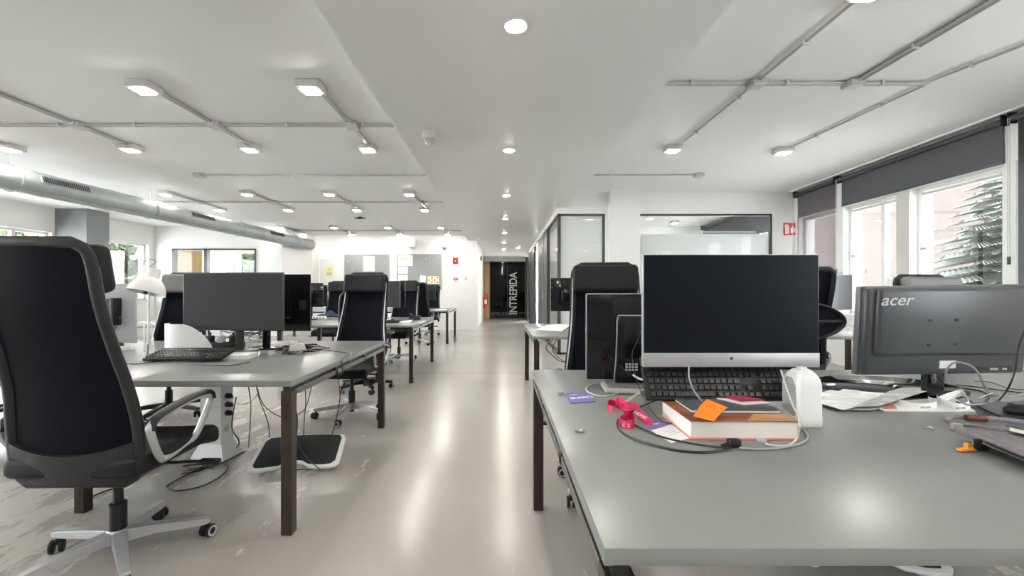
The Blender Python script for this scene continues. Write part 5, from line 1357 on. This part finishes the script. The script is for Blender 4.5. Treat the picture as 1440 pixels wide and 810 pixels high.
# power column and floor cables under the left desk
pcx, pcy = -2.02, 2.98
pcol = thing('power_column', 'white floor power column with black plugs under the near left desk', 'power column', (pcx, pcy, 0), radians(-8))
MB().box((0, 0, 0.375), (0.165, 0.11, 0.62), bevel=0.006).build('column_body', M_white, pcol)
MB().prism([(-0.125, -0.09), (0.125, -0.09), (0.125, 0.09), (-0.125, 0.09)], 0.012).box((0, 0, 0.055), (0.25, 0.18, 0.09), taper=(0.68, 0.62)).build('flared_foot', M_white, pcol, smooth=False)
s_ = MB()
for z in (0.14, 0.36, 0.55): s_.box((0, -0.0555, z), (0.16, 0.002, 0.004))
s_.box((-0.02, -0.0555, 0.38), (0.004, 0.002, 0.6)); s_.build('cover_joint', M_lgrey, pcol, smooth=False)
for z in (0.20, 0.31, 0.37, 0.43):
    so = MB().lathe([(0, 0), (0.021, 0), (0.021, 0.004), (0.017, 0.004), (0.015, 0.001), (0, 0.001)], 20, Matrix.Translation((0.083, -0.01, z)) @ Matrix.Rotation(pi/2, 4, 'Y')).build('socket', M_lgrey, pcol)
    if z > 0.25: MB().rod((0.086, -0.01, z), (0.118, -0.01, z), 0.018, 14).rod((0.118, -0.01, z), (0.135, -0.01, z-0.008), 0.010, 10, 0.006).build('plug', M_black, so)
def fl(pts): return [onz(px, py, z) for px, py, z in pts]
cable('black power cable hanging from the power column onto the floor, first', [Vector((-1.87, 2.96, 0.42)), at(326, 600, 2.85), at(336, 620, 2.8), onz(330, 632, .005), onz(310, 640, .005), onz(285, 660, .005), onz(255, 666, .005)], 0.0042)
cable('black power cable looping wide on the floor before the power column', fl([(235, 686, .006), (250, 690, .006), (285, 683, .006), (312, 668, .006), (320, 655, .006), (300, 650, .006), (262, 668, .006), (236, 682, .006)])+[onz(236, 684, .006)], 0.0045)
cable('black cable running from the footrest to the power column', fl([(345, 634, .006), (325, 645, .006), (300, 655, .006), (270, 660, .006), (255, 656, .006), (285, 653, .012), (300, 660, .006)]), 0.0042)
cable('black cable on the floor between the large chair and the wall side', fl([(125, 700, .006), (150, 690, .006), (190, 675, .006), (215, 660, .006), (240, 648, .006)]), 0.0042)
cable('thin black cable dangling under the near left desk, leftmost', [Vector((-1.72, 2.8, 0.70)), at(352, 560, 2.85), at(352, 590, 2.9), at(350, 620, 2.95), onz(349, 630, .006)], 0.003)
cable('thin black cable dangling under the near left desk beside the leftmost', [Vector((-1.66, 2.8, 0.70)), at(363, 555, 2.8), at(372, 580, 2.85), at(378, 600, 2.9), onz(379, 622, .02)], 0.003)
cable('thin black cable sagging sideways under the near left desk', [Vector((-1.64, 2.75, 0.70)), at(366, 560, 2.7), at(380, 578, 2.7), at(400, 587, 2.7), at(420, 582, 2.8), at(433, 565, 2.9), Vector((-1.32, 3.0, 0.70))], 0.003)
cable('thin black cable dangling behind the near right leg of the left desk', [Vector((-1.37, 2.9, 0.70)), at(430, 560, 2.9), at(428, 590, 2.9), at(427, 613, 2.95)], 0.003)
cable('long thin black cable drooping past the front leg of the left desk', [Vector((-1.10, 2.1, 0.70)), at(417, 580, 2.2), at(418, 620, 2.3), at(432, 645, 2.45), onz(450, 661, .01), onz(425, 660, .006), onz(400, 664, .006)], 0.003)
cable('thin grey cable strung from the power column under the desk', [at(309, 556, 2.9), at(325, 566, 2.85), at(345, 568, 2.8), at(358, 560, 2.75), at(364, 548, 2.7)], 0.0022, M_cg)
# ---- second left desk things
p0 = onz(449, 449, Z)
pw = thing('power_strip', 'white multi-socket power strip on the second left desk', 'power strip', (p0.x, p0.y, Z))
MB().box((0, 0, 0.025), (0.20, 0.06, 0.048), bevel=0.006).build('strip_body', M_white, pw)
for k in range(4): MB().lathe([(0, 0), (0.017, 0), (0.017, 0.003), (0, 0.003)], 16, Matrix.Translation((-0.07+k*0.047, -0.031, 0.028)) @ Matrix.Rotation(pi/2, 4, 'X')).build('socket', M_label, pw)
cl = MB(); c = onz(463, 444, Z)
rn = random.Random(4)
cl.grid(lambda u, v: Vector((c.x+(u-0.5)*0.40, c.y+(v-0.5)*0.26, Z+0.005+0.09*sin(pi*u)*sin(pi*v)*(0.7+0.3*sin(9*u+5*v)))), 20, 14, 0.004)
tag(cl.build('folded_cloth', M_cloth), 'crumpled navy cloth lying on the second left desk', 'cloth')
keyboard('black keyboard on the second left desk before its right monitor', (-1.62, 5.75, Z+0.001), radians(5), m_key=M_key)
ph = thing('desk_phone', 'black desk phone on the second left desk under the right monitor', 'phone', (-1.30, 6.30, Z), radians(10))
MB().box((0, 0, 0.035), (0.18, 0.18, 0.06), bevel=0.01, taper=(0.9, 0.6)).build('phone_body', M_black, ph)
MB().box((-0.06, 0, 0.08), (0.045, 0.18, 0.03), bevel=0.012).build('handset', M_black, ph)
sheet('loose white papers beside the phone on the second left desk', [(-1.45, 5.7), (-1.25, 5.75), (-1.27, 6.0), (-1.46, 5.96)], Z+0.001, M_paper, curl=0.02)
tangle('thin black cable coiled at the right of the second left desk', 583, 449, 0.16, 0.12, 9, M_cb, 0.003, 21)
sheet('flat white papers near the aisle end of the farthest left desk', [(-1.55, 9.6), (-1.28, 9.6), (-1.28, 9.95), (-1.52, 9.98)], Z+0.001, M_paper, curl=0.01)
# ---- second right desk things
sheet('crumpled white papers at the aisle end of the second right desk', [onz(752, 464, Z), onz(790, 466, Z), onz(806, 459, Z), onz(770, 457, Z)], Z+0.002, M_paper, curl=0.03)
sheet('flat white sheet under the crumpled papers of the second right desk', [onz(760, 462, Z), onz(800, 463, Z), onz(803, 457.5, Z), onz(775, 457, Z)], Z+0.0005, M_paper)
cable('black cable hanging under the aisle end of the second right desk', [Vector((0.56, 4.3, 0.70)), at(768, 488, 4.3), at(775, 498, 4.35), at(788, 508, 4.4), at(806, 510, 4.4)], 0.004)
cable('second black cable hanging under the aisle end of the second right desk', [Vector((0.60, 4.4, 0.70)), at(777, 490, 4.4), at(784, 502, 4.4), at(800, 512, 4.45)], 0.004)
# ------------------------------------------------------------------ things on the walls
def flat_sign(name, label, cat, c, w, h, m, rz=0.0, th=0.008):
    t = thing(name, label, cat, c, rz)
    MB().box((0, 0, 0), (w, th, h), bevel=0.0015, seg=1).build('sign_plate', m, t)
    return t
def extinguisher_symbol(t, w, h, d):
    q = MB(); q.span((-w*0.38, -d-0.001, -h*0.40), (-w*0.06, -d, h*0.25)).span((-w*0.32, -d-0.001, h*0.25), (-w*0.14, -d, h*0.36))
    q.tube([(-w*0.2, -d, h*0.36), (-w*0.36, -d, h*0.36), (-w*0.42, -d, h*0.15)], 0.006, 6)
    q.build('extinguisher_symbol', M_signw, t)
    f = MB(); f.prism([(0.05*w, -0.35*h), (0.38*w, -0.30*h), (0.42*w, 0.0), (0.30*w, 0.12*h), (0.27*w, 0.34*h), (0.16*w, 0.10*h), (0.06*w, 0.06*h)], 0.001, Matrix.Translation((0, -d, 0)) @ RX90)
    f.build('flame_symbol', M_signw, t, smooth=False)
yw = 12.75
c = at(427, 367.5, yw-0.006); t = flat_sign('fire_sign', 'red and white extinguisher sign on the far wall below the duct end', 'sign', c, 0.26, 0.24, M_red); extinguisher_symbol(t, 0.26, 0.24, 0.0045)
c = at(1110.5, 322, 7.755); c.y = 7.752; t = flat_sign('fire_sign', 'red fire extinguisher sign on the white wall beside the right blinds', 'sign', c, 0.235, 0.225, M_red); extinguisher_symbol(t, 0.235, 0.225, 0.0045)
c = at(463, 381.5, yw-0.03); c.y = 12.747-0.004
t = flat_sign('warning_sign', 'yellow warning notice on the white door in the far wall', 'sign', c, 0.24, 0.32, M_ypaper, th=0.004)
MB().prism([(-0.075, 0.02), (0.075, 0.02), (0, 0.14)], 0.002, Matrix.Translation((0, -0.002, 0)) @ RX90).build('warning_triangle', M_yellow, t, smooth=False)
q = MB()
for k in range(4): q.span((-0.085, -0.0028, -0.04-k*0.027), (0.085-0.02*(k % 2), -0.002, -0.028-k*0.027))
q.build('printed_lines', M_cg, t, smooth=False)
def board(label, px0, px1, py0, z0):
    a, b = at(px0, py0, yw-0.02), at(px1, py0, yw-0.02)
    t = thing('notice_board', label, 'notice board', ((a.x+b.x)/2, yw-0.012, (a.z+z0)/2))
    w, h = b.x-a.x, a.z-z0
    MB().box((0, 0, 0), (w, 0.024, h)).build('felt_panel', M_board, t, smooth=False)
    f = MB().span((-w/2-0.012, -0.016, -h/2-0.012), (w/2+0.012, 0.012, -h/2)).span((-w/2-0.012, -0.016, h/2), (w/2+0.012, 0.012, h/2+0.012))
    f.span((-w/2-0.012, -0.016, -h/2), (-w/2, 0.012, h/2)).span((w/2, -0.016, -h/2), (w/2+0.012, 0.012, h/2)); f.build('board_frame', M_lgrey, t, smooth=False)
    return t
zb_ = at(0, 407, yw).z
board('grey felt notice board on the far wall, the left one', 484.5, 547.5, 358, zb_)
board('grey felt notice board on the far wall, the right one with several papers', 558, 620.5, 357.5, zb_)
def pin(label, px0, px1, py0, py1, m, rot=0.0, y=yw-0.031):
    a, b = at(px0, py0, y), at(px1, py1, y)
    t = thing('pinned_paper', label, 'paper', ((a.x+b.x)/2, y, (a.z+b.z)/2)); t.rotation_euler = (0, rot, 0)
    MB().box((0, 0, 0), (b.x-a.x, 0.002, a.z-b.z)).build('sheet', m, t, smooth=False)
    MB().ball((0, -0.006, (a.z-b.z)/2-0.02), 0.010).build('push_pin', M_signw, t)
    return t, b.x-a.x, a.z-b.z
pin('white paper pinned on the left notice board', 511, 527, 360.5, 381.5, M_paper)
t, w_, h_ = pin('paper with yellow emblem at the top left of the right notice board', 559.5, 580.5, 359, 374, M_paper)
MB().tube(crom([(-0.10, -0.003, 0.03), (-0.02, -0.003, 0.06), (0.05, -0.003, 0.055), (0.11, -0.003, 0.03)], 5), 0.018, 6, flat=(1, 0.1), up=(0, 0, 1)).build('yellow_emblem', M_yellow, t)
pin('small white paper below the yellow emblem paper', 559.5, 573.5, 375, 385, M_paper)
pin('small white paper lowest in the left column of the right notice board', 559.5, 573.5, 386.5, 396, M_paper)
pin('tilted white paper at the bottom of the right notice board', 590, 598.5, 387.5, 400, M_paper, 0.12)
t, w_, h_ = pin('colourful checked leaflet at the bottom of the right notice board', 601.5, 617, 388.5, 399, M_ypaper)
q = MB()
for i in range(4):
    for j in range(3):
        if (i+j) % 2: q.box((-w_*0.36+i*w_*0.24, -0.0015, -h_*0.3+j*h_*0.3), (w_*0.18, 0.002, h_*0.22))
q.build('printed_checks', M_coral, t, smooth=False)
rn = random.Random(8)
for k, (px, py) in enumerate(((489, 367.5), (541, 368.5), (541.5, 385), (502, 381), (599, 364), (604, 361.5), (616.5, 361.5))):
    o = MB().rod((0, 0, 0), (0, -0.012, 0), 0.008, 10).ball((0, -0.015, 0), 0.012).build('push_pin', M_signw if k != 3 else M_ink)
    o.location = at(px, py, yw-0.024)
    tag(o, 'small loose push pin on a grey notice board', 'push pin', 'loose push pins on the notice boards')
c = at(625, 349.5, yw); c.y = yw
t = thing('alarm_siren', 'round red alarm siren high on the far wall', 'alarm', c)
MB().lathe([(0, 0.045), (0.045, 0.045), (0.052, 0.02), (0.052, 0.0), (0, 0)], 24, Matrix.Rotation(pi/2, 4, 'X')).build('siren_body', M_red, t)
MB().lathe([(0, 0.06), (0.016, 0.06), (0.02, 0.045), (0, 0.045)], 16, Matrix.Rotation(pi/2, 4, 'X')).build('siren_horn', M_brown, t)
c = at(640.5, 366.8, yw-0.006); t = flat_sign('fire_alarm_sign', 'square red fire alarm sign with black ring on the far wall', 'sign', c, 0.20, 0.20, M_red)
MB().lathe([(0.032, 0), (0.062, 0), (0.062, 0.002), (0.032, 0.002), (0.032, 0)], 28, Matrix.Translation((0, -0.004, 0)) @ Matrix.Rotation(pi/2, 4, 'X')).build('ring_symbol', M_ink, t)
MB().lathe([(0, 0), (0.02, 0), (0.02, 0.002), (0, 0.002)], 20, Matrix.Translation((0, -0.004, 0)) @ Matrix.Rotation(pi/2, 4, 'X')).build('button_symbol', M_ypaper, t)
q = MB()
for s in (-1, 1): q.span((s*0.088-0.006, -0.006, -0.09), (s*0.088+0.006, -0.004, 0.09))
q.build('sign_border', M_signw, t, smooth=False)
c = at(641, 392.3, yw); c.y = yw-0.02
t = thing('fire_call_point', 'small red and white fire call point on the far wall below the alarm sign', 'call point', c)
MB().box((0, 0, 0), (0.12, 0.04, 0.075), bevel=0.006).build('call_box', M_red, t)
MB().box((0, -0.021, 0.0), (0.07, 0.003, 0.03), bevel=0.001).build('press_panel', M_signw, t)
c = at(655, 391.5, yw); c.y = yw-0.02
t = thing('wall_sensor', 'small grey sensor right of the fire call point', 'sensor', c)
MB().box((0, 0, 0), (0.055, 0.04, 0.075), bevel=0.006).build('sensor_body', M_lgrey, t); MB().ball((0, -0.022, 0.01), 0.015).build('sensor_lens', M_white, t)
c = at(652, 406, yw); c.y = yw-0.006
t = thing('light_switch', 'white light switch low on the far wall near the corridor', 'light switch', c)
MB().box((0, 0, 0), (0.085, 0.012, 0.085), bevel=0.003).build('switch_plate', M_white, t); MB().box((0, -0.008, 0), (0.05, 0.006, 0.05), bevel=0.002, M=Matrix.Rotation(0.08, 4, 'X')).build('switch_rocker', M_white, t)
c = at(577, 335, 12.5)
t = thing('wall_speaker', 'white wedge shaped speaker hanging on the far wall above the boards', 'speaker', (c.x, 12.52, at(0, 336, 12.5).z))
MB().box((0, 0, -0.13), (0.26, 0.16, 0.26), bevel=0.012, taper=(1.1, 1.35), M=Matrix.Rotation(radians(-8), 4, 'X')).build('speaker_body', M_white, t)
MB().box((0, 0.12, -0.06), (0.05, 0.22, 0.05), bevel=0.004).build('wall_bracket', M_lgrey, t)
MB().box((0, -0.085, -0.12), (0.2, 0.006, 0.2), bevel=0.002, M=Matrix.Rotation(radians(-8), 4, 'X')).build('speaker_grille', M_lgrey, t)
# corridor things
c = at(676, 363.5, 14.3)
t = thing('wall_box', 'small grey square box high on the corridor wall', 'box', (-0.72, 14.9, at(0, 363.5, 14.9).z))
MB().box((0, 0, 0), (0.05, 0.14, 0.14), bevel=0.008).build('box_body', M_acer, t); MB().box((0.026, 0, 0), (0.004, 0.10, 0.10), bevel=0.001).build('box_cover', M_cg, t)
t = thing('fire_extinguisher', 'red fire extinguisher hanging on the left corridor wall', 'fire extinguisher', (-0.64, 16.6, 0.52))
MB().lathe([(0, 0), (0.072, 0.0), (0.078, 0.012), (0.078, 0.40), (0.06, 0.46), (0.028, 0.50), (0.024, 0.53), (0, 0.53)], 24).build('cylinder_body', M_red, t)
MB().box((0, 0, 0.55), (0.04, 0.10, 0.03), bevel=0.006).rod((0, -0.02, 0.56), (0, -0.10, 0.585), 0.008, 8).build('valve_handle', M_black, t)
MB().tube(crom([(0.02, 0.03, 0.54), (0.08, 0.03, 0.50), (0.09, 0.0, 0.32), (0.085, -0.02, 0.12)], 5), 0.010, 8).build('hose', M_black, t)
MB().grid(lambda u, v: (0.0786*cos(radians(-110+110*u)), 0.0786*sin(radians(-110+110*u)), 0.16+0.16*v), 10, 2).build('instruction_label', M_paper, t)
more(c1, 0.0, 19.2, 200, 'black high-back chair behind the smoked glass at the corridor end', 0.3)
k3 = copy_tree(k1); place(k3, (0.80, 19.6, 0), radians(150), 'low black chair behind the smoked glass lettering at the corridor end')
